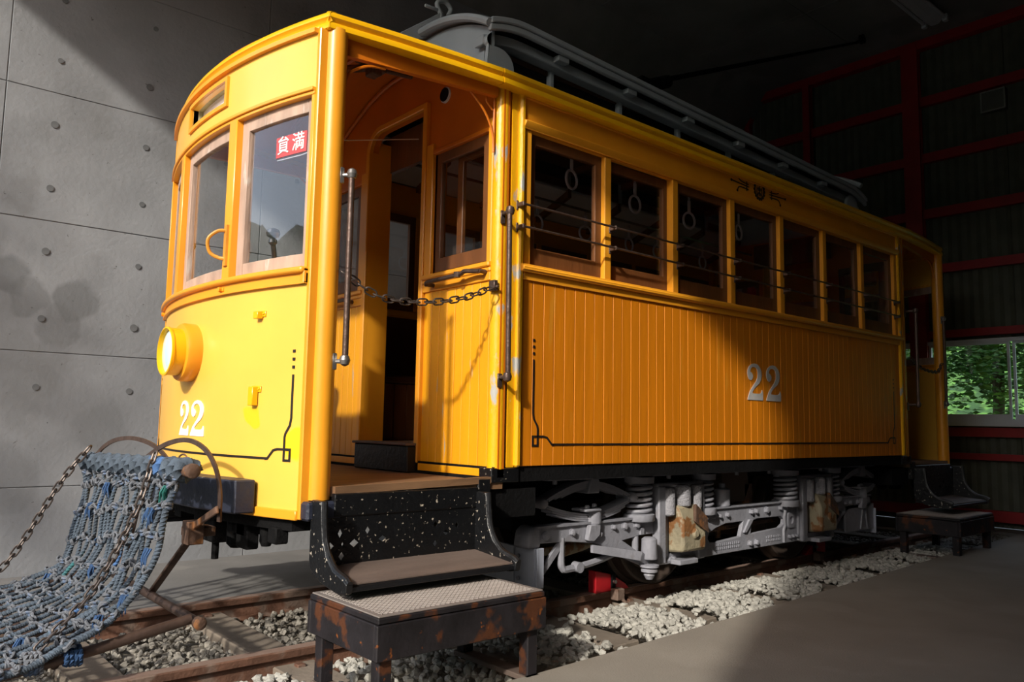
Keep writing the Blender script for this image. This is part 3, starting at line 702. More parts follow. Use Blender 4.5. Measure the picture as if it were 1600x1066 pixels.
        if fr_ and k == 0:
            nb = B(M().curved(.0345, .0375, -.838, -.640, 2.205, 2.300, 6), 'notice', m_stickr, sa)
            nb.data.transform(Matrix.Translation((-.0015, 0, 0)))
            for j, (ch, yc) in enumerate((('貟', -.690), ('満', -.788))):
                tc_ = bpy.data.curves.new('t', 'FONT'); tc_.body = ch; tc_.size = .088; tc_.align_x = 'CENTER'; tc_.align_y = 'CENTER'; tc_.extrude = .0008; tc_.offset = .0004
                ob = bpy.data.objects.new('t', tc_); C.objects.link(ob); bpy.context.view_layer.update()
                me = bpy.data.meshes.new_from_object(ob.evaluated_get(bpy.context.evaluated_depsgraph_get()))
                bpy.data.objects.remove(ob)
                q = M(); q.v = [(v.co.z, yc-v.co.x*.92, 2.253+v.co.y+.0) for v in me.vertices]; q.f = [tuple(p.vertices) for p in me.polygons]
                q.v = [(front_x(y)+.0315-x, y, z) for x, y, z in q.v]
                if len(q.f): B(q, 'lettering', m_white, sa, smooth=False)
    # grab handle on the front post
    B(M().tube(spline([(front_x(-.35)-.012,-.352,1.905),(front_x(-.35)-.05,-.33,1.90),(front_x(-.35)-.085,-.31,1.86),(front_x(-.35)-.075,-.31,1.80),(front_x(-.35)-.04,-.33,1.775),(front_x(-.35)-.012,-.352,1.77)],5), .0085, 8).box(front_x(-.35)-.022, front_x(-.35)-.010, -.368, -.338, 1.735, 1.93), 'grab_handle', mat('handle_ochre_paint', (.62,.27,.03), .35, var=.15) if fr_ else m_yel, bevel=0)
    # headlamp
    hx = front_x(0)
    hl = B(M().lathe([(.128,hx+.03),(.142,hx+.02),(.144,hx-.015),(.144,hx-.050),(.138,hx-.064),(.112,hx-.068)], (0,.0,1.345), 'x', 32), 'headlamp_housing', m_yel)
    B(M().lathe([(.116,hx-.05),(.116,hx-.118),(.120,hx-.122),(.120,hx-.132),(.112,hx-.134),(.108,hx-.12),(.106,hx-.09),(.02,hx-.07)], (0,0,1.345), 'x', 32), 'headlamp_hood', m_rim, hl)
    B(M().lathe([(.1075,hx-.106),(.1075,hx-.110),(.07,hx-.119),(.02,hx-.124)], (0,0,1.345), 'x', 28), 'headlamp_lens', m_lens, hl)
    # little iron fittings on the dash
    for y, z, hh in ((-.648,1.487,.0), (-.640,1.155,.05)):
        on_front(M().box(-.006, 0, y-.032, y+.032, z-.014, z+.014).cyl((-.006,y-.022,z),(-.012,y-.022,z),.006,8).cyl((-.006,y+.022,z),(-.012,y+.022,z),.006,8).box(-.03, -.004, y-.014, y+.018, z-.022-hh, z+.010), 'lamp_iron', m_rim, bevel=.003)
    for y, z in ((-.33,1.625),(.80,1.62),(.86,1.63)):
        on_front(M().cyl((-.01,y,z),(-.03,y,z),.011,8).box(-.016,-.008,y-.02,y+.02,z-.008,z+.008), 'rail_bolt', m_yel)
    # buffer and end sills
    bp_ = [(-1.50,-.40),(-1.52,0),(-1.50,.40),(-1.44,.69),(-1.35,.69),(-1.37,0),(-1.35,-.69),(-1.44,-.69)]
    B(M().prism(bp_, .625, .765, 'z'), 'buffer', m_navy, bevel=.006, smooth=False)
    for s in (-1, 1):
        B(M().box(-1.262, -1.10, *sorted((s*.86, s*1.0)), .613, .690), 'end_block', m_navy, bevel=.010, smooth=False)
    B(M().curved(.03, .20, -.86, .86, .56, .66, 12), 'end_beam', m_under)
    for s in (-.42, .42): B(M().box(-1.30, .3, s-.05, s+.05, .50, .66), 'draft_beam', m_under, smooth=False)
    B(M().box(-1.32, -1.22, -.16, .12, .43, .57), 'coupler_pocket', m_under, bevel=.006)
    B(M().cyl((-1.27,-.06,.43),(-1.27,-.06,.34),.018,10), 'coupling_pin', m_under)
    B(M().box(-1.30,-1.24,-.50,-.38,.44,.57), 'hanger_block', m_under, bevel=.006)
    B(M().box(-1.30,-1.24,-.80,-.72,.50,.57), 'hanger_block', m_under, bevel=.006)
    B(M().lathe([(.03,0),(.05,.02),(.05,.12),(.02,.15)], (-1.26,-.30,.425), 'z', 10), 'hanger_nut', m_under)
    B(M().lathe([(.02,0),(.03,.02),(.03,.08),(.02,.10)], (-1.26,-.62,.47), 'z', 10), 'hanger_nut', m_under)
    # platform floor
    P = [(front_x(-.90+1.8*i/16)+.03, -.90+1.8*i/16) for i in range(17)]
    P = [(-.22,-.99),(-.22,.99),(-1.10,.97)]+[(x, y) for x, y in P[::-1]]+[(-1.10,-.97)]
    B(M().prism(P, .705, .745, 'z'), 'platform_floor', m_floorw, smooth=False)
    for s in (-1, 1):
        B(M().add([(-1.13,s*.985,.715),(-.30,s*1.0,.735),(-.30,s*1.0,.765),(-1.13,s*.985,.748),(-1.13,s*.955,.715),(-.30,s*.965,.735),(-.30,s*.965,.765),(-1.13,s*.955,.748)], [(0,1,2,3),(7,6,5,4),(0,4,5,1),(1,5,6,2),(2,6,7,3),(3,7,4,0)]), 'platform_nosing', m_floorw, smooth=False)
        step = B(M().prism([(s*1.0,.425),(s*1.285,.398),(s*1.285,.375),(s*.99,.40)], -1.225, -.365, 'x'), 'step_tread', m_black, bevel=.004, smooth=False)
        B(M().prism([(s*1.0,.4255),(s*1.275,.4005),(s*1.275,.405),(s*1.0,.430)], -1.20, -.385, 'x'), 'tread_board', m_wtop, step, smooth=False)
        dia = lambda u, z, a, b: [(u-a,z),(u,z-b),(u+a,z),(u,z+b)]
        hs = [dia(-1.106,.556,.011,.021), dia(-1.038,.511,.022,.018), dia(-1.150,.506,.018,.017), dia(-1.096,.462,.014,.019), dia(-1.093,.511,.006,.010)]
        hs += [dia(-.975,.560,.012,.018), dia(-.90,.520,.020,.014), dia(-.62,.562,.012,.018), dia(-.56,.520,.018,.014), dia(-.50,.550,.010,.016), dia(-.62,.475,.012,.016)]
        B(M().shape([(-1.20,.425),(-.38,.425),(-.38,.630),(-1.20,.630)], hs, s*.992, s*.998, 'y'), 'riser_plate', m_blackc, smooth=False)
        B(M().box(-1.14, -.38, *sorted((s*.97, s*1.004)), .625, .72), 'riser_board', m_blackc, bevel=.004, smooth=False)
        for x0, x1 in ((-1.238, -1.208), (-.392, -.360)):
            pr = [(.985,.70),(1.075,.70),(1.082,.62),(1.095,.55),(1.13,.49),(1.19,.445),(1.27,.425),(1.298,.41),(1.292,.372),(1.24,.362),(1.08,.385),(1.0,.425),(.985,.46)]
            B(M().prism([(s*a, b) for a, b in pr], x0, x1, 'x'), 'step_bracket', m_blackc, bevel=.005, seg=2)
            B(M().tube(spline([((x0+x1)/2, s*a, b) for a, b in pr[1:8]], 4), .013, 8), 'step_bracket_edge', m_black)
        B(M().box(-.38, -.30, *sorted((s*.955, s*1.0)), .60, .76), 'step_hanger', m_blackc, bevel=.006, smooth=False)
    B(M().box(-.30, .02, -.97, .97, .56, .70), 'bolster', m_under, smooth=False)
    # bulkhead with doorway and two windows
    top = [(1.0*cos(radians(a)), 2.79+.345*(max(0, sin(radians(a))))**3.2) for a in range(0, 181, 9)]
    outl = [(-1.0,.76)]+[(1.0,.76)]+top
    door_h = [(-.30,.905),(.30,.905)]+arcpts(.18, 2.71, .12, 0, 90, 6)+[(-.30,2.83)]
    if M.mirror: door_h = rrect(-.30, .30, .905, 2.83, .10)
    wr = lambda s: [(s*.42,1.855),(s*.895,1.855),(s*.895,2.53),(s*.42,2.53)]
    B(M().shape(outl, [door_h, wr(-1), wr(1)], -.262, -.222, 'x'), 'bulkhead', m_yel_shade, smooth=False)
    df_o = [(-.335,.80),(-.335,2.865)]+arcpts(.18, 2.71, .155, 90, 0, 6)+[(.335,.80),(.298,.80)]+arcpts(.18, 2.71, .118, 0, 90, 6)+[(-.298,2.828),(-.298,.80)]
    B(M().shape(df_o, [], -.290, -.258, 'x'), 'door_frame', m_yel, smooth=False, bevel=.005)
    B(M().box(-.262, -.12, .298, .315, .90, 2.80).box(-.262, -.12, -.315, -.298, .90, 2.83), 'door_jamb', m_yel, smooth=False)
    B(M().box(-.13, -.10, -.40, .40, 2.62, 2.86), 'door_lintel', m_brown, smooth=False)
    B(M().box(-.345, -.262, -.325, .25, .747, .893), 'doorstep', m_black, bevel=.006, smooth=False)
    B(M().box(-.36, -.25, -.330, .255, .893, .907), 'doorstep_tread', m_wtop, bevel=.003, smooth=False)
    for s in (-1, 1):
        random.seed(9)
        y0, y1 = .345, .925; n = 8; wd = (y1-y0)/n
        for i in range(n):
            a, b = sorted((s*(y0+i*wd+.0016), s*(y0+(i+1)*wd-.0016)))
            B(M().box(-.272-random.uniform(0,.0015), -.255, a, b, .792, 1.752), 'plank', m_boardw, bevel=.0022, smooth=False)
        for a, b, nm in ((.336,.40,0), (.90,.935,1)):
            B(M().box(-.282, -.25, *sorted((s*a, s*b)), 1.83, 2.60), 'window_stile', m_yel, bevel=.004, smooth=False)
        B(M().box(-.284, -.25, *sorted((s*.335, s*.935)), 1.745, 1.79), 'waist_rail', m_yel, bevel=.003, smooth=False)
        B(M().box(-.300, -.25, *sorted((s*.335, s*.94)), 1.815, 1.842).box(-.290, -.25, *sorted((s*.335, s*.94)), 1.79, 1.815), 'waist_rail', m_yel, bevel=.006, smooth=False)
        B(M().box(-.282, -.25, *sorted((s*.336, s*.935)), .760, .800), 'skirting_rail', m_boardw, bevel=.003, smooth=False)
        B(M().box(-.280, -.25, *sorted((s*.336, s*.935)), 2.535, 2.56), 'window_head', m_yel_shade, bevel=.003, smooth=False)
        o_ = [(s*.40,1.845),(s*.90,1.845),(s*.90,2.535),(s*.40,2.535)]; h_ = [(s*.462,1.93),(s*.838,1.93),(s*.838,2.475),(s*.462,2.475)]
        sa = B(M().shape(o_, [h_], -.262, -.232, 'x'), 'bulkhead_sash', m_brown, smooth=False, bevel=.003)
        B(M().box(-.249, -.246, *sorted((s*.455, s*.845)), 1.925, 2.48), 'pane', m_glass, sa, smooth=False)
        o_ = [(s*.55,1.845),(s*.905,1.845),(s*.905,2.535),(s*.55,2.535)]; h_ = [(s*.60,1.93),(s*.81,1.93),(s*.81,2.46),(s*.60,2.46)]
        B(M().shape(o_, [h_], -.215, -.190, 'x'), 'sliding_sash', m_brown, smooth=False, bevel=.003)
        # brass-brown pull bar
        y0, y1 = s*.435, s*.915
        pts = [(-.285,y0,1.772),(-.325,y0,1.772),(-.335,y0+s*.02,1.785),(-.34,s*.55,1.786),(-.34,s*.70,1.788),(-.335,s*.76,1.792),(-.34,s*.80,1.80),(-.325,s*.86,1.795),(-.325,s*.905,1.79)]
        B(M().tube(spline(pts[1:], 4), .012, 8).cyl((-.284,y0+s*.01,1.775),(-.33,y0+s*.01,1.775),.012,8).cyl((-.284,y1-s*.01,1.79),(-.33,y1-s*.01,1.79),.012,8).cyl((-.34,s*.735,1.776),(-.34,s*.735,1.804),.018,10), 'pull_bar', m_iron)
    B(M().lathe([(.046,-.270),(.046,-.255)], (0,-.484,2.862), 'x', 20), 'ventilator_rim', m_enam)
    B(M().lathe([(.040,-.2735),(.040,-.26)], (0.0,-.478,2.866), 'x', 20), 'ventilator_mouth', m_under)
    B(M().tube([(-.275+.0, -.93+1.86*i/24, 2.775+.34*(max(0,1-((-.93+1.86*i/24)/1.0)**2))**1.6) for i in range(25)], .012, 6), 'roof_moulding', m_yel_shade)
    # platform interior: brake column and controller
    B(M().tube([(-1.06,-.10,.74),(-1.06,-.10,1.86)], .022, 10).tube(spline([(-1.06,-.10,1.84),(-1.075,-.13,1.88),(-1.095,-.155,1.93)],4), .013, 8).lathe([(.012,0),(.022,.012),(.020,.03),(.012,.036),(.030,.045),(.036,.062),(.030,.08),(.012,.088)], (-1.10,-.165,1.915), 'z', 16), 'brake_handle', m_steel)
    B(M().lathe([(.17,.74),(.17,.80),(.14,.82),(.14,1.55),(.16,1.57),(.16,1.61),(.05,1.65)], (-1.02,.42,0), 'z', 18), 'controller', m_under)
    if fr_:
        B(M().box(-.78,-.60,-.50,-.36,2.93,2.98).box(-.76,-.64,-.47,-.39,2.88,2.94).cyl((-.66,-.43,2.91),(-.50,-.50,2.89),.016,8).cyl((-.74,-.40,2.90),(-.84,-.34,2.88),.022,8).box(-.76,-.70,-.52,-.44,2.83,2.92), 'ceiling_lamp_fitting', m_rustd, bevel=.008)
        B(M().tube([(-1.12,-.80,2.30),(-.9,-.55,2.42),(-.35,-.35,2.62)], .003, 5), 'bell_cord', m_strap)
        B(M().tube([(-1.14,-.80,2.27),(-1.18,-.62,2.26),(-1.2,-.4,2.28)], .003, 5).tube([(-1.15,-.66,2.28),(-1.15,-.66,2.02)], .003, 5).box(-1.16,-1.14,-.67,-.65,1.97,2.03), 'bell_cord', m_strap)
    # hand poles beside the entrance
    for s in (-1, 1):
        t1 = M().tube([(-1.117, s*1.0, 1.275),(-1.119, s*1.0, 2.098)], .0135, 12)
        hp = B(t1, 'hand_pole', m_iron)
        for z in (1.28, 2.094):
            B(M().lathe([(.004,-.026),(.018,-.018),(.024,0),(.018,.018),(.004,.026)], (-1.118, s*1.0, z), 'z', 14), 'pole_knob', m_steel, hp)
            B(M().tube([(-1.118, s*1.0, z-.004),(-1.150, s*.972, z-.006)], [.011,.009], 10).bar((-1.152,s*.970,z-.042),(-1.152,s*.970,z+.030),.012,.024,(1,0,0)), 'pole_bracket', m_steel, hp, bevel=.004)
        hp = B(M().tube([(-.278, s*1.085, 1.247),(-.286, s*1.085, 2.075)], .0135, 12), 'hand_pole', m_iron)
        for z in (1.250, 2.075):
            B(M().lathe([(.004,-.026),(.018,-.018),(.023,0),(.018,.018),(.004,.026)], (-.282, s*1.085, z), 'z', 14), 'pole_knob', m_iron, hp)
            B(M().tube([(-.282, s*1.085, z),(-.262, s*1.0, z)], .011, 8).bar((-.262,s*1.004,z-.05),(-.262,s*1.004,z+.02),.03,.010,(0,1,0)), 'pole_bracket', m_iron, hp, bevel=.004)
platform()
M.mirror = True
platform()
M.mirror = False
# body roof rim between the platforms
rim([(-.316,-1.065),(4.456,-1.065)], 'roof_rim'); rim([(4.456,1.065),(-.316,1.065)], 'roof_rim')
# lower deck and clerestory
for s in (-1, 1):
    P = [(s*1.03,2.80),(s*.96,2.86),(s*.80,2.93),(s*.56,2.985),(s*.56,2.965),(s*.80,2.91),(s*.95,2.84),(s*1.02,2.785)]
    B(M().prism(P, -.25, 4.39, 'x'), 'roof_deck', m_roof)
zt = lambda x: 3.335-.030*(x-.335)
RX0, RX1 = -.13, 4.36
def drop(x):
    q = min(1, max(0, min(x-RX0, RX1-x)/.30)); return .060*(1-q)**2
def arch(y, x, t=0): return zt(x)-.02-drop(x)-t+.20*(1-(abs(y)/.70)**2.3)
mm = M(); nx, ny = 24, 22; n = (nx+1)*(ny+1)
for t in (0, .035):
    for i in range(nx+1):
        for j in range(ny+1):
            x = RX0+(RX1-RX0)*i/nx; y = -.70+1.40*j/ny; mm.v.append((x, y, arch(y, x, t)))
W_ = ny+1
for i in range(nx):
    for j in range(ny):
        a = i*W_+j; mm.f.append((a, a+1, a+W_+1, a+W_)); mm.f.append((n+a, n+a+W_, n+a+W_+1, n+a+1))
for j in range(ny): mm.f.append((j, n+j, n+j+1, j+1)); a = nx*W_+j; mm.f.append((a, a+1, n+a+1, n+a))
for i in range(nx): a = i*W_; mm.f.append((a, a+W_, n+a+W_, n+a)); a = i*W_+ny; mm.f.append((a, n+a, n+a+W_, a+W_))
B(mm, 'clerestory_roof', m_roof)
for s in (-1, 1):
    for (h0, h1, d0, d1, nm) in ((-.034, .0, .69, .722, 'roof_gutter'), (-.075, -.037, .685, .712, 'roof_fascia'), (-.135, -.075, .56, .640, 'roof_soffit')):
        a = M(); P = []; F_ = []; xs_ = [RX0+.30*i/8 for i in range(9)]+[1.2, 2.1, 3.0]+[RX1-.30+.30*i/8 for i in range(9)]
        for x in xs_:
            z = zt(x)-drop(x); P += [(x, s*d0, z+h0), (x, s*d1, z+h0), (x, s*d1, z+h1), (x, s*d0, z+h1)]
        for i in range(len(xs_)-1):
            for k in range(4): F_.append((4*i+k, 4*i+(k+1)%4, 4*i+4+(k+1)%4, 4*i+4+k))
        F_ += [(0,1,2,3), tuple(4*(len(xs_)-1)+k for k in (3,2,1,0))]
        B(a.add(P, F_), nm, m_roof, bevel=.005, ang=30)
    P = []
    for x in (.06, 4.20): P += [(x, s*.545, 2.965), (x, s*.56, 2.965), (x, s*.56, zt(x)-.05), (x, s*.545, zt(x)-.05)]
    for i in range(7):
        xa = .13+i*.6335-.295 if i else .07; xb = .13+i*.6335+.30
    B(M().box(.0, 4.26, *sorted((s*.545, s*.56)), 2.965, 3.03).box(.0, 4.26, *sorted((s*.545, s*.56)), 3.17, 3.20), 'clerestory_wall', m_red if False else m_dark, smooth=False)
    for i in range(7):
        x = -.17+.6335*i+.0
        if i == 0: continue
        B(M().box(x-.016, x+.016, *sorted((s*.53, s*.585)), 2.965, zt(x)-.06).box(x-.045, x+.045, *sorted((s*.585, s*.69)), zt(x)-.11, zt(x)-.075), 'clerestory_post', m_roof, smooth=False, bevel=.003)
    for i in range(6):
        x = -.17+.6335*(i+1)-.6335+.02
        B(M().box(max(.05, x), x+.595, *sorted((s*.548, s*.552)), 3.03, 3.175), 'clerestory_pane', m_under, smooth=False)
# hoods closing the clerestory at both ends
def hood():
    nx_ = 8; ny_ = 22; mm = M()
    for t in (0, .02):
        for i in range(nx_+1):
            q = i/nx_
            for j in range(ny_+1):
                y = -.665+1.33*j/ny_; a = max(.0, 1-(abs(y)/.70)**2.3)
                ztop = zt(-.1)-.115+.195*a; z = ztop+(2.90-ztop)*q
                x = -.085-.02*sin(q*pi)*0-.20*max(0,q-.35)**1.3*1.2*(.35+.65*a)+t
                mm.v.append((x, y, z))
    n_ = (nx_+1)*(ny_+1); W2 = ny_+1
    for i in range(nx_):
        for j in range(ny_):
            a = i*W2+j; mm.f.append((a, a+1, a+W2+1, a+W2)); mm.f.append((n_+a, n_+a+W2, n_+a+W2+1, n_+a+1))
    for j in range(ny_): mm.f.append((j, n_+j, n_+j+1, j+1)); a = nx_*W2+j; mm.f.append((a, a+1, n_+a+1, n_+a))
    for i in range(nx_): a = i*W2; mm.f.append((a, a+W2, n_+a+W2, n_+a)); a = i*W2+ny_; mm.f.append((a, n_+a, n_+a+W2, a+W2))
    h = B(mm, 'roof_hood', m_roof)
    for s in (-1, 1):
        sp = spline([(-.115,0,3.225),(-.145,0,3.195),(-.148,0,3.165),(-.125,0,3.150),(-.07,0,3.155),(-.01,0,3.145),(.035,0,3.105),(.052,0,3.05),(.052,0,2.95),(.05,0,2.88)], 5)
        poly = [(p.x, p.z) for p in sp]+[(-.35,2.88),(-.35,3.0),(-.13,3.20)]
        poly = [(p.x+.03, p.z) for p in sp]+[(-.13,2.88),(-.13,3.0),(-.10,3.235)]
        B(M().prism(poly, *sorted((s*.64, s*.672)), 'y'), 'hood_cheek', m_roof, h, bevel=.006)
    # lip arch
    pts = [(-.135, -.705+1.41*j/26, zt(-.13)-.078+.20*(1-(abs(-.705+1.41*j/26)/.705)**2.3)-.015) for j in range(27)]
    B(M().tube(pts, .024, 8), 'hood_lip', m_roof, h)
hood()
M.mirror = True; hood(); M.mirror = False
# trolley pole and hook
tp = B(M().tube([(1.2, 0, 3.42), (5.87, 0, 5.449)], [.026,.014], 10), 'trolley_pole', m_under)
B(M().box(1.25, 2.05, -.10, .10, 3.50, 3.56).tube([(1.3,-.06,3.60),(1.95,-.06,3.72)], .03, 8).tube([(1.3,.06,3.60),(1.95,.06,3.72)], .03, 8).lathe([(.10,0),(.12,.02),(.12,.06),(.04,.16)], (1.6,0,3.54), 'z', 14).box(1.92,2.04,-.08,.08,3.68,3.80).tube([(1.95,0,3.72),(2.35,0,3.90)], .055, 8), 'trolley_base', m_under, tp, bevel=.006)
B(M().lathe([(.02,-.02),(.055,-.018),(.045,0),(.055,.018),(.02,.02)], (5.90,0,5.49), 'y', 16).bar((5.80,0,5.42),(5.92,0,5.50),.06,.03), 'trolley_wheel', m_under, tp)
B(M().tube(spline([(-.14,0,3.50),(-.02,0,3.56),(.02,0,3.63),(-.01,0,3.70),(.05,0,3.735),(.10,0,3.70),(.08,0,3.65)],5), .016, 8).prism([(-.34,3.36),(-.04,3.60),(.03,3.66),(.06,3.50),(-.05,3.46),(-.30,3.33)], -.012, .012, 'y').tube([(0.,0,3.66),(-.10,.0,3.655)], .012, 8), 'pole_hook', m_roof, bevel=.003)
# --- saloon interior
B(M().box(-.22, 4.36, -.955, .955, .86, .90), 'saloon_floor', m_floorw, smooth=False)
m_ceilp = mat('pale_ceiling_paint', (.72,.72,.70), .7, var=.06)
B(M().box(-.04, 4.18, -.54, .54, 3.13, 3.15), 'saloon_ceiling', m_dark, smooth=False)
for s in (-1, 1):
    for i in range(7):
        B(M().prism([(s*.95,2.805),(s*.95,2.812),(s*.58,2.96),(s*.58,2.95)], X0+PW*i-.01, X0+PW*(i+1)-.05, 'x'), 'ceiling_board', m_ceilp, smooth=False)
for s in (-1, 1):
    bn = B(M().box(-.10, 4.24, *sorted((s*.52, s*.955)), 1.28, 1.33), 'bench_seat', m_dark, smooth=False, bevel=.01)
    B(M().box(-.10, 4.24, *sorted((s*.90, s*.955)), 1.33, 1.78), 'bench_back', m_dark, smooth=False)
    n = 46
    for i in range(10):
        B(M().box(-.10+i*.10+.002, -.10+(i+1)*.10-.002, *sorted((s*.53, s*.545)), .90, 1.275), 'bench_front_board', m_brown, bn, smooth=False, bevel=.002)
    B(M().box(.90, 4.24, *sorted((s*.53, s*.545)), .90, 1.275), 'bench_front', m_dark, bn, smooth=False)
    B(M().tube([(-.2, s*.50, 2.80), (4.35, s*.50, 2.80)], .011, 8), 'strap_rail', m_steel)
for i in range(8):
    x = X0+PW*i-.03
    B((M().prism([(-.95,2.76),(-.95,2.82),(-.56,2.97),(-.56,2.90)], x-.02, x+.02, 'x').prism([(.95,2.76),(.95,2.82),(.56,2.97),(.56,2.90)], x-.02, x+.02, 'x').box(x-.02, x+.02, -.54, .54, 3.08, 3.13)) if 0 < i < 7 else M().prism([(-.95,2.76),(-.95,2.82),(-.56,2.95),(-.56,2.90)], x-.02, x+.02, 'x').prism([(.95,2.76),(.95,2.82),(.56,2.95),(.56,2.90)], x-.02, x+.02, 'x'), 'roof_beam', m_brown, smooth=False, merge=False)

# --- truck
Yt = -.80
def truck_side(s):
    Y = lambda a, b: sorted((s*a, s*b))
    O = [(.12,.385),(.12,.44),(.15,.475),(.90,.468),(1.08,.46),(1.12,.48),(1.15,.52),(1.16,.655),(1.62,.655),(1.63,.56),(1.66,.50),(1.72,.478),(2.1,.478),(2.83,.488),(2.87,.52),(2.88,.66),(3.30,.66),(3.31,.52),(3.36,.485),(3.6,.470),(4.03,.46),(4.06,.38),(3.66,.372),(3.55,.32),(3.36,.18),(2.95,.183),(1.58,.174),(1.27,.170),(1.09,.165),(.88,.245),(.65,.347),(.40,.376)]
    hA = [(.87,.345),(1.02,.362),(1.18,.366),(1.215,.34),(1.225,.30),(1.215,.26),(1.18,.235),(1.10,.225),(1.0,.275)]
    hB = [(1.715,.29),(1.74,.262),(1.80,.257),(2.09,.275),(2.12,.35),(2.13,.376),(1.92,.374),(1.80,.350),(1.735,.325)]
    hC = [(2.22,.282),(2.60,.298),(2.655,.325),(2.66,.355),(2.62,.38),(2.30,.382),(2.24,.37)]
    hD = [(3.28,.345),(3.30,.26),(3.34,.24),(3.42,.27),(3.55,.36),(3.45,.375),(3.30,.372)]
    jb = lambda x: [(x-.125,.23),(x+.125,.23),(x+.125,.55),(x-.125,.55)]
    t = B(M().shape(O, [hA, hB, hC, hD, jb(1.43), jb(3.10)], s*.785, s*.815, 'y'), 'truck_frame', m_gray, smooth=False, bevel=.004)
    # flanges
    for a_ in ((.17,1.0,.463,.475),(1.68,2.85,.478,.488),(3.35,4.03,.468,.478)): B(M().box(a_[0], a_[1], *Y(.76,.83), a_[2], a_[3]), 'frame_flange', m_gray, t, smooth=False)
    B(M().add([(.60,s*.83,.345),(.95,s*.90,.285),(1.08,s*.86,.205),(1.08,s*.86,.165),(.93,s*.90,.235),(.60,s*.83,.30),(.60,s*.81,.345),(.95,s*.88,.285),(1.08,s*.84,.205),(1.08,s*.84,.165),(.93,s*.88,.235),(.60,s*.81,.30)], [(0,1,4,5),(1,2,3,4),(11,10,7,6),(10,9,8,7),(0,6,7,1),(1,7,8,2),(5,4,10,11),(4,3,9,10),(2,8,9,3),(0,5,11,6)]), 'frame_gusset', m_gray, t, smooth=False)
    # bolts
    def bolt(x, z, r=.016, d=.815, parent=t):
        B(M().lathe([(r*1.25,d),(r*1.25,d+.006),(r,d+.006),(r*.95,d+.022),(r*.4,d+.026)], (x,0,z), 'y', 6) if s > 0 else M().lathe([(r*1.25,-d),(r*1.25,-d-.006),(r,-d-.006),(r*.95,-d-.022),(r*.4,-d-.026)], (x,0,z), 'y', 6), 'bolt', m_gray, parent)
    if s < 0:
        for x, z, r in ((.235,.42,.022),(.44,.425,.018),(.66,.40,.016),(.60,.42,.018),(.78,.43,.013),(.88,.43,.020),(.99,.43,.020),(1.07,.19,.010),(1.30,.195,.014),(1.335,.195,.014),
                        (1.69,.43,.013),(1.77,.43,.013),(1.84,.43,.013),(1.93,.432,.015),(2.22,.435,.015),(2.28,.435,.015),(2.42,.437,.022),(2.60,.44,.014),(2.68,.44,.014),(2.76,.442,.014),(2.83,.445,.014),
                        (2.20,.22,.018),(2.28,.22,.018),(2.72,.225,.012),(2.77,.225,.012),(2.82,.225,.012),(3.60,.425,.014),(3.68,.425,.014),(3.80,.425,.014),(3.93,.42,.014)): bolt(x, z, r)
        ra = random.Random(4)
        lt = M()
        for k in range(26):     # cast relief marks on the lower rail
            x = 1.78+(k % 13)*.024; z = .207+(k//13)*.024; lt.box(x, x+.013, -.819, -.815, z, z+.014+.004*ra.random())
        for k in range(18):
            x = 2.42+(k % 9)*.022; z = .212+(k//9)*.024; lt.box(x, x+.011, -.819, -.815, z, z+.014+.004*ra.random())
        B(lt, 'cast_relief', m_gray, t, kind='stuff', smooth=False)
        B(M().shape(rrect(2.70,2.79,.29,.40,.02), [arcpts(2.745,.345,.028,0,330,11)], -.828, -.812, 'y'), 'oval_boss', m_gray, t, bevel=.003)
        B(M().tube([(2.645,-.82,.19),(2.645,-.82,.28),(2.665,-.82,.31),(2.655,-.82,.37),(2.67,-.82,.42)], .012, 8).tube([(2.85,-.82,.19),(2.85,-.82,.62)], .014, 8), 'frame_rib', m_gray, t)
        B(M().box(1.02,1.05,-.83,-.80,.37,.41), 'frame_lug', m_gray, t)
        B(M().add([(2.12,-.83,.30),(2.15,-.83,.30),(2.24,-.83,.385),(2.19,-.83,.385),(2.12,-.80,.30),(2.15,-.80,.30),(2.24,-.80,.385),(2.19,-.80,.385)],[(0,1,2,3),(7,6,5,4),(0,4,5,1),(1,5,6,2),(2,6,7,3),(3,7,4,0)]), 'frame_strut', m_gray, t, smooth=False)
    for xc in (1.39, 3.09):
        pd = B(M().box(xc-.235, xc-.165, *Y(.80,.86), .18, .655).box(xc+.165, xc+.235, *Y(.80,.86), .18, .655).box(xc-.235, xc+.235, *Y(.80,.85), .645, .672).box(xc-.20, xc+.20, *Y(.80,.84), .172, .20), 'pedestal', m_gray, bevel=.008)
        for dx, r, z0, z1 in ((-.135,.040,.47,.64), (0,.056,.52,.655), (.14,.040,.50,.65)):
            B(M().lathe([(r*.7,z0),(r,z0+.01),(r,z1-.012),(r*.8,z1)], (xc+dx, s*.855, 0), 'z', 14), 'spring_pot', m_grayr, pd)
        bx = M().prism([(s*.80,.235),(s*.925,.250),(s*.93,.30),(s*.925,.44),(s*.885,.53),(s*.80,.54)], xc-.09, xc+.155, 'x')
        jo = B(bx, 'journal_box', m_rust, bevel=.018, seg=2)
        B(M().add([(xc+.01,s*.93,.44),(xc+.16,s*.93,.36),(xc+.175,s*.89,.44),(xc+.06,s*.89,.53),(xc+.01,s*.950,.43),(xc+.155,s*.950,.35),(xc+.185,s*.918,.45),(xc+.06,s*.918,.545)], [(0,1,2,3),(7,6,5,4),(0,4,5,1),(1,5,6,2),(2,6,7,3),(3,7,4,0)]), 'journal_lid', m_rustd, jo, bevel=.012, seg=2, smooth=False)
        B(M().lathe([(.02,s*.92),(.035,s*.935),(.02,s*.948)], (xc+.03,0,.36), 'y', 12), 'box_boss', m_rust, jo)
        B(M().box(xc-.095, xc+.09, *Y(.82,.91), .17, .20), 'pedestal_tie', m_gray, pd, bevel=.004, smooth=False)
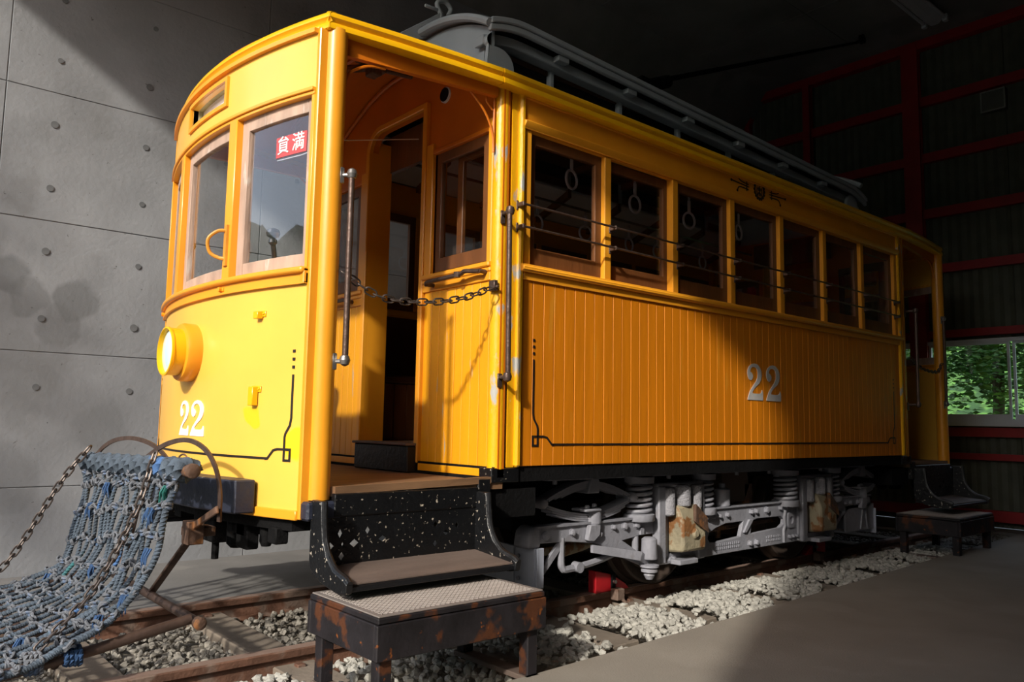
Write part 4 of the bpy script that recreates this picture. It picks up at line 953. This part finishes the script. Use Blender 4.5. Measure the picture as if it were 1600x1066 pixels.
    for xs, r, rt in ((1.035,.072,.0115), (1.695,.058,.0095), (2.715,.078,.0115), (3.40,.058,.0095)):
        pts = []; nt_ = 5.5; N_ = int(nt_*14)
        for i in range(N_+1):
            a = 2*pi*nt_*i/N_; pts.append((xs+r*cos(a), s*.80+r*sin(a), .490+.185*i/N_))
        sp_ = B(M().tube(pts, rt, 7), 'coil_spring', m_gray)
        B(M().lathe([(r*.7,.672),(r+.020,.678),(r+.022,.715),(r*.6,.72)], (xs,s*.80,0), 'z', 20), 'spring_cap', m_gray, sp_)
        B(M().lathe([(r+.02,.450),(r+.024,.456),(r+.024,.490),(r+.008,.496)], (xs,s*.80,0), 'z', 20), 'spring_seat', m_gray, sp_)
    B(M().tube([(1.0,s*.80,.36),(1.0,s*.80,.24)], .02, 10).lathe([(.048,.235),(.05,.24),(.046,.35),(.03,.362)], (1.03,s*.885,0),'z',16).lathe([(.04,.205),(.058,.20),(.058,.188),(.035,.185),(.05,.172),(.05,.16),(.03,.155),(.034,.14),(.02,.115)], (1.03,s*.885,-.0),'z',16), 'king_bolt', m_gray)
    for xc, hw in ((.59,.375), (3.865,.335)):
        def leaf(k, sgn, q, nm='leaf', par=None):
            hh = hw*(1-.13*k); P = []
            for i in range(13):
                u = -1+2*i/12; P.append((xc+hh*u, .595+sgn*(.105-.0115*k*0)*(1-abs(u*hh/hw)**1.7)+sgn*(-.011*k if sgn > 0 else -.011*k)*1))
            a = [(x, z+.005) for x, z in P]; b = [(x, z-.005) for x, z in P[::-1]]
            return B(M().prism(a+b, *Y(.725,.815), 'y'), nm, m_gray, par)
        L0 = leaf(0, 1, 0, 'leaf_spring'); 
        for k in (1, 2, 3): leaf(k, 1, 0, 'leaf', L0)
        for k in (0, 1, 2, 3):
            hh = hw*(1-.10*k); P = []
            for i in range(13):
                u = -1+2*i/12; P.append((xc+hh*u, .592-.078*(1-abs(u*hh/hw)**1.7)-.0115*k*(1 if True else 0)+ .0))
            a = [(x, z+.005) for x, z in P]; b = [(x, z-.005) for x, z in P[::-1]]
            B(M().prism(a+b, *Y(.725,.815), 'y'), 'leaf', m_gray, L0)
        for e in (-1, 1): B(M().lathe([(.012,s*.69),(.026,s*.695),(.030,s*.825),(.020,s*.84),(.012,s*.845)], (xc+e*hw,0,.595), 'y', 14), 'spring_eye', m_gray, L0)
        B(M().prism([(xc-.045,.635),(xc+.055,.635),(xc+.055,.70),(xc+.04,.735),(xc-.005,.735)], *Y(.71,.84), 'y'), 'spring_saddle', m_gray, L0, bevel=.006)
        B(M().lathe([(.045,.455),(.052,.46),(.052,.545),(.045,.55)], (xc+.035,s*.80,0),'z',16).box(xc-.08,xc+.05,*Y(.74,.86),.535,.55).cyl((xc-.03,s*.82,.545),(xc-.03,s*.82,.568),.016,8).cyl((xc+.05,s*.80,.545),(xc+.05,s*.80,.572),.016,8).prism([(xc-.05,.375),(xc+.0,.365),(xc+.05,.40),(xc+.055,.46),(xc-.03,.46)], *Y(.815,.85), 'y'), 'spring_seat_block', m_gray, L0, bevel=.005)
    B(M().box(.23, 4.08, *Y(.76,.84), .716, .732), 'spring_plank', m_gray, smooth=False)
    for x in (.30, 1.30, 2.05, 2.46, 3.2): B(M().cyl((x, s*.82, .716), (x, s*.82, .695), .014, 8), 'plank_bolt', m_gray)
    B(M().lathe([(.05,.488),(.055,.495),(.055,.60),(.045,.608),(.022,.61),(.022,.64),(.012,.645)], (1.93, s*.78, 0), 'z', 18), 'sand_pot', m_gray)
    # bent guard bar with end plate
    B(M().tube(spline([(.375,s*.80,.40),(.375,s*.80,.27),(.385,s*.80,.235),(.42,s*.80,.222),(.62,s*.79,.235),(.82,s*.77,.262),(.95,s*.76,.31)], 5), .020, 8).cyl((.50,s*.78,.228),(.50,s*.83,.228),.030,12), 'guard_strap', m_gray)
    B(M().lathe([(.05,.0),(.055,.01),(.03,.20),(.012,.28)], (.55,s*.60,.30), 'x', 12).box(.36,.56,*Y(.55,.66),.28,.33), 'brake_cylinder', m_rust, bevel=.006)
    B(M().prism([(.10,.36),(.20,.36),(.20,.475),(.15,.475),(.115,.45)], *Y(.70,.83), 'y'), 'frame_end', m_gray, bevel=.02, seg=3)
    B(M().bar((.20,s*.80,.20),(.40,s*.80,.40),.02,.035), 'guard_brace', m_gray)
truck_side(-1); truck_side(1)
m_guard = mat('sunlit_blue_grey_guard_paint', (.36,.39,.47), .5, var=.1)  # bluish grey lightened to stand in for sun on the plate
for x0 in (.165, 4.10):
    B(M().box(x0-.008, x0+.008, -.82, .82, .15, .36).box(x0-.012 if x0 > 2 else x0, x0 if x0 > 2 else x0+.05, -.835, -.815, .15, .36).box(x0-.014, x0-.008, -.66, -.60, .15, .36), 'wheel_guard', m_guard, bevel=.003, smooth=False)
    for z in (.19, .25, .31): B(M().cyl((x0-.014, -.70, z), (x0-.022, -.70, z), .012, 8), 'guard_rivet', m_gray)
B(M().box(3.60, 4.10, -.815, -.80, .19, .40).bar((3.85,-.82,.20),(3.90,-.82,.39),.012,.02).bar((3.98,-.82,.20),(3.93,-.82,.39),.012,.02), 'wheel_guard', m_gray, smooth=False)
for xc in (1.41, 3.09):
    ax = B(M().tube([(xc,-.80,.385),(xc,.80,.385)], .05, 14), 'axle', m_under)
    for s in (-1, 1):
        d = s*.565
        pr = [(.05,d+s*.06),(.10,d+s*.05),(.12,d+s*.01),(.30,d+s*.005),(.335,d+s*.035),(.37,d+s*.05),(.3845,d+s*.045),(.3885,d-s*.035),(.412,d-s*.045),(.412,d-s*.065),(.33,d-s*.065),(.30,d-s*.03),(.12,d-s*.03),(.05,d-s*.08)]
        wh = B(M().lathe(pr, (xc,0,.39), 'y', 40), 'wheel', m_rustd if False else mat('dusty_wheel_steel', (.085,.062,.05), .6, metal=.3, var=.3, vscale=9), ax)
    B(M().lathe([(.10,-.30),(.23,-.27),(.24,.25),(.12,.30)], (xc+(.28 if xc < 2 else -.30),0,.40), 'y', 20), 'motor', m_rustd, ax)
B(M().box(.2, 4.0, -.45, -.35, .55, .72).box(.2, 4.0, .35, .45, .55, .72).box(.9, 1.9, -.70, .70, .66, .73).box(2.6, 3.6, -.70, .70, .66, .73).box(1.9, 2.6, -.3, .3, .30, .70).box(.25,.95,-.52,.52,.42,.56), 'floor_beam', m_under, smooth=False)
B(M().bar((1.75,-.70,.32),(2.75,-.70,.34),.02,.03).bar((2.05,-.66,.25),(2.05,-.66,.50),.02,.05).box(2.30,2.40,-.72,-.62,.36,.62), 'brake_rigging', m_rustd, bevel=.003)
B(M().prism([(2.05,.50),(2.30,.50),(2.36,.60),(2.34,.71),(2.02,.71)], -.72, -.40, 'y'), 'resistor_box', mat('brown_box', (.085,.06,.04), .7), bevel=.006, smooth=False)

# ============================================================ THINGS ABOUT THE TRAM
def link_mesh(L=.042, W=.022, r=.0032):
    mm = M(); P = []
    h = (L-W)/2
    for i in range(7): a = -pi/2+pi*i/6; P.append((h+(W/2)*cos(a), (W/2)*sin(a), 0))
    for i in range(7): a = pi/2+pi*i/6; P.append((-h+(W/2)*cos(a), (W/2)*sin(a), 0))
    return mm.tube(P, r, 6, closed=True)
def chain(name, label, pts, L=.042, W=.022, r=.0032, m_=m_chain, group=None, cat='chain'):
    """single links laid along a curve"""
    P = spline(pts, 20); o0 = P[0]
    t = thing(name, label, cat, o0, 0, group)
    acc = [0]
    for a, b in zip(P, P[1:]): acc.append(acc[-1]+(b-a).length)
    step = L-2*r*1.6; n = int(acc[-1]/step); src = None
    for k in range(n):
        s_ = (k+.5)*step; i = max(j for j in range(len(acc)) if acc[j] <= s_); i = min(i, len(P)-2)
        p = P[i].lerp(P[i+1], (s_-acc[i])/max(1e-6, acc[i+1]-acc[i])); d = (P[i+1]-P[i]).normalized()
        q = d.to_track_quat('X', 'Z').to_matrix() @ Matrix.Rotation(radians(20+(90 if k % 2 else 0)), 3, 'X')
        if src is None:
            src = link_mesh(L, W, r).build('link', m_, t, loc=(0,0,0)); o = src
            o.location = p-Vector(o0); WL[o.name] = p
        else: o = piece(src, p)
        o.rotation_euler = q.to_euler()
    return t
chain('entrance_chain', 'dark iron chain drooping across the near platform doorway, hooked to the corner post', [(-1.13,-.965,1.665),(-.95,-.99,1.575),(-.72,-1.0,1.575),(-.50,-1.01,1.62),(-.30,-1.01,1.705)], L=.058, W=.030, r=.0042)
chain('entrance_chain', 'dark iron chain hanging across the far platform doorway at the car\'s other end', [(5.27,-.965,1.665),(5.1,-.99,1.58),(4.86,-1.0,1.575),(4.64,-1.01,1.60),(4.44,-1.01,1.68)], L=.058, W=.030, r=.0042)
B(M().box(-.31,-.285,-1.005,-.96,1.68,1.735).cyl((-.298,-1.0,1.70),(-.298,-1.02,1.70),.008,8), 'chain_hook', m_iron, bevel=.004)
def strap(x, y, z, rz, label, first=None):
    if first is None:
        t = thing('hanging_strap', label, 'strap', (x, y, z), 0, 'ring straps hanging inside the tram')
        R_ = [(.060*cos(a*pi/12), 0, .060*sin(a*pi/12)) for a in range(24)]
        M().tube([(x+a, y, z+c) for a, b, c in R_], .0085, 8, closed=True).build('ring', m_ring, t)
        M().box(x-.016, x+.016, y-.004, y+.004, z+.058, z+.150).build('strap_buckle', m_ring, t, bevel=.003, smooth=False)
        M().box(x-.011, x+.011, y-.002, y+.002, z+.11, 2.762).build('webbing', m_strap, t, smooth=False)
        t.rotation_euler.z = rz; return t
    t = copy_tree(first, (x, y, z), rz, label); return t
SP = [(.725,-.5,2.585,'first ring strap behind the nearest side window'),(1.344,-.5,2.545,'ring strap hanging in the second side window from the entrance'),(1.955,-.5,2.542,'ring strap hanging in the third side window from the entrance'),(2.60,-.5,2.565,'ring strap half hidden behind the post of the fourth side window'),
      (1.35,.5,2.60,'farther ring strap low at the front edge of the nearest side window'),(1.89,.5,2.61,'ring strap partly covered by the far stile of the nearest side window'),(2.44,.5,2.60,'small far-side ring strap low in the second side window'),(2.83,.5,2.60,'far-side ring strap at the stile of the second side window'),(3.51,.5,2.60,'far-side ring strap low in the third side window')]
s0 = strap(SP[0][0], SP[0][1], SP[0][2], .18, SP[0][3])
for k, (x, y, z, l) in enumerate(SP[1:]): strap(x, y, z, (.05,-.1,.2,.1,-.2,.15,.0,.1)[k], l, s0)

# stools
def stool(loc, rz, label, L=.80, Wd=.52, H=.34):
    t = thing('step_stool', label, 'stool', loc, 0, 'low step stools beside the tram')
    x, y, z = loc
    b = lambda x0, x1, y0, y1, z0, z1: M().box(x+x0, x+x1, y+y0, y+y1, z+z0, z+z1)
    b(-L/2, L/2, -Wd/2, Wd/2, H-.028, H-.006).build('board', m_wstool, t, bevel=.004, smooth=False)
    tp_ = b(-L/2+.006, L/2-.006, -Wd/2+.006, Wd/2-.006, H-.006, H).build('tread_plate', m_deck, t, bevel=.002, smooth=False)
    g = M(); k = 0; st = .023
    a0, a1, b0, b1 = -L/2+.03, L/2-.03, -Wd/2+.03, Wd/2-.03
    u = a0-(b1-b0)
    while u < a1:
        for sgn in (1, -1):
            # line from (u,b0) going up at 60 degrees, clipped
            ua, ub = (u, u+(b1-b0)) if sgn == 1 else (u+(b1-b0), u)
            P = [(ua, b0), (ub, b1)]
            (xa, ya), (xb, yb) = P
            t0, t1 = 0, 1
            dx = xb-xa
            if dx: 
                ta, tb = (a0-xa)/dx, (a1-xa)/dx; lo, hi = min(ta,tb), max(ta,tb); t0, t1 = max(0,lo), min(1,hi)
            if t1-t0 > .02:
                g.bar((x+xa+dx*t0, y+ya+(yb-ya)*t0, z+H+.0006), (x+xa+dx*t1, y+ya+(yb-ya)*t1, z+H+.0006), .0022, .0016)
        u += st
    g.build('tread_ridges', m_mesh, tp_, smooth=False, kind='stuff', merge=False)
    for s in (-1, 1):
        b(-L/2-.006, L/2+.006, *sorted((s*(Wd/2-.018), s*(Wd/2+.004))), H-.155, H-.030).build('apron', m_wstool, t, bevel=.004, smooth=False)
        b(*sorted((s*(L/2-.016), s*(L/2+.004))), -Wd/2+.018, Wd/2-.018, H-.155, H-.030).build('apron', m_wstool, t, bevel=.004, smooth=False)
        for q in (-1, 1):
            b(*sorted((s*(L/2-.075), s*(L/2-.020))), *sorted((q*(Wd/2-.075), q*(Wd/2-.020))), -.0, H-.03).build('leg', m_wstool, t, bevel=.004, smooth=False)
        b(*sorted((s*(L/2-.085), s*(L/2-.012))), -Wd/2+.01, Wd/2-.01, -.022, .0).build('foot_runner', m_wtop, t, bevel=.003, smooth=False)
    t.rotation_euler.z = rz; return t
st1 = stool((-.845, -1.285, .0), .0, 'rusty dark step stool with grey tread plate below the near platform step')
st2 = copy_tree(st1, (4.78, -1.13, -.03), .02, 'dark step stool standing below the far platform step in the gloom')

# wheel chocks
def chock(x, rx, label):
    t = thing('wheel_chock', label, 'chock', (x, -.565, 0.0), 0, 'red wheel chocks on the near rail')
    k = rx
    M().prism([(x-k*.17,.0),(x+k*.14,.0),(x+k*.10,.035),(x-k*.02,.10),(x-k*.17,.135)], -.60, -.535, 'y').build('wedge', m_chock, t, bevel=.004, smooth=False)
    M().box(x-.035,x+.0,-.612,-.52,.003,.11).build('clamp_strap', m_under, t, bevel=.003, smooth=False)
    M().box(x-.04,x+.03,-.66,-.60,-.05,.02).bar((x,-.64,-.03),(x+.06,-.67,-.09),.03,.02).build('clamp_jaw', m_rail, t, bevel=.006, smooth=False)
    M().cyl((x-.02,-.615,.06),(x-.02,-.63,.06),.012,8).build('clamp_bolt', m_steel, t)
chock(1.04, 1, 'red wheel chock clamped to the rail before the front wheel')
chock(3.50, -1, 'red wheel chock clamped to the rail behind the rear wheel')

# ceiling lamp
lb = thing('ceiling_lamp', 'twin tube ceiling lamp batten with bare end holders', 'lamp', (5.7,-.69,5.5))
d = Vector((1,0,0)); 
M().box(5.05,6.18,-.78,-.60,5.54,5.60).prism([(-.78,5.54),(-.60,5.54),(-.65,5.49),(-.73,5.49)], 5.06, 6.17, 'x').build('batten', m_lampw, lb, bevel=.004, smooth=False)
M().box(5.5,5.6,-.72,-.66,5.60,5.65).box(6.0,6.1,-.72,-.66,5.60,5.65).build('mounting', m_lampw, lb)
for y in (-.80, -.58):
    h = M().tube([(5.08,y,5.53),(6.14,y,5.53)], .018, 10).build('tube', m_lampw, lb)
    M().box(6.14,6.19,y-.025,y+.025,5.49,5.57).box(5.04,5.09,y-.025,y+.025,5.49,5.57).build('holder', m_lampw, h, bevel=.004, smooth=False)

# ============================================================ THE ROPE LIFEGUARD
net = thing('rope_lifeguard', 'lifeguard net of knotted blue-grey rope on a pipe frame ahead of the car', 'lifeguard net', (-1.65, .09, .0))
RN = [(-1.652,.800),(-1.680,.748),(-1.700,.647),(-1.733,.499),(-1.793,.346),(-1.868,.262),(-1.995,.190),(-2.135,.128),(-2.30,.105),(-2.50,.09),(-2.72,.085)]
LN = [(-1.665,.773),(-1.663,.650),(-1.693,.471),(-1.728,.304),(-1.797,.210),(-1.912,.164),(-2.023,.144),(-2.20,.120),(-2.36,.105),(-2.54,.09),(-2.72,.085)]
YRn, YLn = -.66, .84
def net_pt(u, v):
    """u 0..1 right to left, v 0..10 down the net"""
    i = min(9, int(v)); f = v-i
    def cr(Q, k):
        g = lambda j: Q[max(0, min(10, j))][k]
        a, b, c, d_ = g(i-1), g(i), g(i+1), g(i+2)
        return .5*((2*b)+(c-a)*f+(2*a-5*b+4*c-d_)*f*f+(3*b-3*c+d_-a)*f**3)
    x = cr(RN,0)*(1-u)+cr(LN,0)*u; z = cr(RN,1)*(1-u)+cr(LN,1)*u
    sag = -.02*sin(pi*u)*min(1, v/4)
    return Vector((x, YRn+(YLn-YRn)*u, z+sag))
rn = random.Random(8)
NL = 15
for k in range(NL):
    u = k/(NL-1)
    ph = rn.uniform(0, 6); pts = []
    for i in range(101):
        v = i*.1; p = net_pt(min(1, max(0, u+.010*sin(v*1.3+ph)+ (.012*sin(v*2.6+ph)))), v)
        p += Vector((-.006*sin(v*3.1+ph), 0, .006*cos(v*2.7+ph))); pts.append(p)
    fine = []
    for a, b in zip(pts, pts[1:]):
        for j in range(2): fine.append(a.lerp(b, j/2))
    M().tube(fine, (.0100 if k not in (0, NL-1) else .014), 9, twist=130).build('long_rope', m_rope, net, merge=False)
    if k in (0, NL-1, 3, 9):
        M().tube([p+Vector((.012,.026 if k == 0 else -.02,.004)) for p in fine], .0095, 9, twist=130).build('long_rope', m_rope, net, merge=False)
rows = [.5, .95, 1.75, 2.6, 3.4, 4.15, 4.85, 5.5, 6.1, 6.65, 7.2, 7.75, 8.4, 9.2]
ks = None
def knot():
    mm = M()
    for j, (tilt, r) in enumerate(((.5,.024), (-.6,.026))):
        P = [Vector((r*cos(a*pi/6)*.85, r*sin(a*pi/6)*.9, (j-.5)*.016+.010*sin(a*pi/3+tilt))) for a in range(12)]
        mm.tube(P, .0085, 6, closed=True)
    return mm
for r_, v in enumerate(rows):
    pts = []
    ph = rn.uniform(0, 6)
    n_ = 96
    for i in range(n_+1):
        u = i/n_; p = net_pt(u, v+.10*sin(u*20+ph)+.10*((int(u*(NL-1)) % 2)-.5))
        q = .010*sin(u*(NL-1)*pi)
        p += Vector((-.006-q*.6, 0, q*.8+.004)); pts.append(p)
    cr_ = M().tube(pts, .0082, 8, twist=140).build('cross_rope', m_ropek if r_ % 3 else m_rope, net, merge=False)
    for k in range(NL):
        u = k/(NL-1); p = net_pt(u, v+.10*sin(u*20+ph))+Vector((-.006, 0, .004))
        if ks is None: ks = knot().build('knot', m_ropek, net, loc=(0,0,0)); ks.location = p-WL[net.name]; o = ks
        else: o = piece(ks, p, parent=net)
        sc_ = rn.uniform(.5, .85); o.scale = (sc_,)*3; o.rotation_euler = (rn.uniform(-.5,.5), rn.uniform(-.9,.2), rn.uniform(0,6))
# frayed blue ends
for (u, v, m2) in ((.03,3.0,m_ropeb),(.10,1.9,m_ropeb),(.07,5.1,m_ropeb),(.62,.95,m_ropeb),(.52,3.4,m_ropeb),(.02,1.1,m_ropeg),(.8,1.6,m_ropeb),(.4,7.2,m_ropeb),(.25,6.6,m_ropeb),(.6,7.9,m_ropeb),(.9,4.2,m_ropeb),(.03,4.2,m_ropeb)):
    p = net_pt(u, v)+Vector((-.02,-.01,0)); mm = M()
    for j in range(9):
        a = p+Vector((rn.uniform(-.012,.012), rn.uniform(-.018,.018), .012)); b = a+Vector((rn.uniform(-.02,.005), rn.uniform(-.015,.015), -.05-rn.random()*.035)); mm.tube([a, a.lerp(b,.5)+Vector((-.006,0,0)), b], [.0045,.004,.0015], 5)
    mm.build('frayed_end', m2, net)
# roller wrapped in rope
M().tube([(-1.640,-.735,.812),(-1.655,.90,.772)], .026, 14).build('roller', m_rustd, net)
M().lathe([(.024,-.762),(.030,-.758),(.030,-.735)], (-1.640,0,.813), 'y', 14).build('roller_end', m_rustd, net)
hel = []
for i in range(620):
    t_ = i/619; a = t_*2*pi*19; hel.append((-1.640-.015*t_+.033*cos(a), -.715+1.585*t_, .8115-.0385*t_+.033*sin(a)))
M().tube(hel, .022, 9, twist=60, cap=True).build('roller_wrapping', m_rope, net, merge=False)
# pipes of the frame
pf = M().tube([(-1.568,-.620,.204),(-1.75,-.62,.172),(-1.918,-.620,.141),(-2.226,-.620,.099),(-2.75,-.62,.08)], .0215, 12).build('frame_pipe', m_iron, net)
M().tube([(-1.60,.80,.19),(-1.95,.82,.13),(-2.3,.84,.10),(-2.75,.84,.08)], .020, 12).build('frame_pipe', m_iron, net)
M().tube([(-1.548,-.655,.192),(-1.552,.80,.200)], .019, 12).build('cross_pipe', m_iron, net)
M().lathe([(.018,-.685),(.026,-.68),(.026,-.650),(.018,-.645),(.018,-.70)][:4], (-1.548,0,.192), 'y', 14).build('pipe_cap', m_rustd, net)
M().tube([(-2.745,-.62,.08),(-2.745,.84,.08)], .019, 12).build('cross_pipe', m_iron, net)
for x_ in (-2.05,-2.28,-2.5): M().tube([(x_,-.60,.10-.02*(x_<-2.2)),(x_,.84,.085)], .016, 10).build('cross_pipe', m_iron, net)
for y0, y1 in ((-.38,-.02), (.55,.50)):
    M().bar((-1.47,y0,.545),(-1.545,y1,.205),.034,.014,(0,1,0)).build('frame_leg', m_iron, net, bevel=.003, smooth=False)
M().bar((-1.53,-.745,.655),(-1.50,-.36,.535),.03,.012,(1,0,0)).box(-1.53,-1.46,-.42,-.34,.47,.57).box(-1.52,-1.40,-.40,-.30,.50,.54).build('hinge_bracket', m_rustd, net, bevel=.003, smooth=False)
for pts in ([(-1.505,-.705,.600),(-1.51,-.710,.72),(-1.53,-.70,.82),(-1.55,-.62,.895),(-1.57,-.46,.928),(-1.60,-.28,.905),(-1.62,-.10,.845),(-1.63,-.02,.80)],
            [(-1.50,-.06,.79),(-1.53,-.02,.85),(-1.56,.08,.895),(-1.60,.24,.918),(-1.63,.42,.905),(-1.64,.60,.865),(-1.65,.72,.81)]):
    P = spline(pts, 6); mm = M()
    for a, b in zip(P, P[1:]): mm.bar(a, b+(b-a)*.12, .020, .009, (1,.3,0))
    mm.build('hoop', m_iron, net, merge=False, smooth=False)
M().tube(spline([(-1.58,-.50,.80),(-1.585,-.52,.85),(-1.59,-.48,.868),(-1.595,-.44,.85),(-1.60,-.45,.80)],5), .004, 6).build('wire_hook', m_rustd, net)
for wv, vv in ((.0,6.4),(.0,7.2)):
    p = Vector((-2.0-.16*(vv-6.4), -.62, .137-.012*(vv-6.4))); mm = M()
    P = [(p.x-.03+.06*i/60, p.y+.034*cos(2*pi*4*i/60), p.z-.005*i/60+.034*sin(2*pi*4*i/60)) for i in range(61)]
    mm.tube(P, .011, 7, twist=100).build('pipe_lashing', m_ropeb if vv < 7 else m_ropek, net, merge=False)
chain('support_chain', 'chain stretching from the net\'s far corner toward the concrete wall side', [(-1.685,.70,.86),(-1.80,.74,.68),(-2.02,.80,.26),(-2.25,.84,.12)], L=.062, W=.030, r=.0052, m_=m_chain, group='chains holding up the rope net')
chain('support_chain', 'chain running down across the middle of the rope net to its pavement-side pipe', [(-1.675,-.38,.87),(-1.76,-.44,.62),(-1.93,-.54,.34),(-2.13,-.60,.15)], L=.055, W=.026, r=.0048, m_=m_chain, group='chains holding up the rope net')

# ============================================================ OUTSIDE
def leafy(name, label, loc, h, cr, n, seed, m_l, trunk=.09, group=None, sc=.15):
    rr = random.Random(seed); x, y, z = loc
    t = thing(name, label, 'tree', loc, 0, group)
    mm = M().tube([(x,y,z),(x+.1,y-.05,z+h*.5),(x+.05,y+.1,z+h*.85)], [trunk, trunk*.8, trunk*.4], 9)
    for k in range(6):
        a = rr.uniform(0, 6.28); b = rr.uniform(.3,.75)
        mm.tube([(x+.08,y,z+h*b), (x+cos(a)*cr*.6, y+sin(a)*cr*.6, z+h*b+.5)], [trunk*.35, trunk*.12], 6)
    mm.build('trunk', m_bark, t)
    VV = []; FF = []
    for k in range(n):
        a = rr.uniform(0, 2*pi); e = math.acos(rr.uniform(-1, 1)); q = cr*rr.random()**.45*(.75+.25*sin(3*a+seed))
        p = Vector((x+q*sin(e)*cos(a), y+q*sin(e)*sin(a), z+h*.62+q*cos(e)*(h*.42/cr)))
        R = Matrix.Rotation(rr.uniform(0,6.3),3,'Z') @ Matrix.Rotation(rr.uniform(-1.2,1.2),3,'X'); s_ = sc*rr.uniform(.6,1.3); b = len(VV)
        for q2 in ((-.5,0,0),(0,-.28,.05),(.6,0,-.05),(0,.28,.05)): VV.append(tuple(p+R@(Vector(q2)*s_)))
        FF.append((b,b+1,b+2,b+3))
    me = bpy.data.meshes.new('foliage'); me.from_pydata(VV, [], FF); me.materials.append(m_l)
    o = bpy.data.objects.new('foliage', me); C.objects.link(o); o.parent = t; o.location = -Vector(loc); o['kind'] = 'stuff'
    return t
for k, (x, y, h, cr, n, l) in enumerate(((10.2,.2,3.9,1.5,4200,'bright green bushy tree directly outside the rear window'), (10.4,-2.7,4.2,1.6,4200,'green leafy tree outside the window beyond the sash divider'),
        (13.5,-.9,5.5,2.2,5200,'darker green tree farther off behind the window trees'), (14.0,-4.8,5.5,2.3,4500,'green tree beyond the window\'s outer edge'), (13.2,2.8,5.0,2.2,4200,'green tree outside hidden mostly by the tram end'))):
    leafy('garden_tree', l, (x,y,-.06), h, cr, int(n*1.7), 40+k, m_leafd if k in (2,) else m_leaf, sc=.10, group='trees outside the rear window')
for k, (x, y, h, cr, n, l) in enumerate(((-7.6,.9,7.6,2.0,5200,'tree before the shed entrance, seen mirrored in the front glass'),)):
    leafy('forecourt_tree', l, (x,y,-.02), h, cr, n, 70+k, m_leafd, trunk=.14, sc=.2)
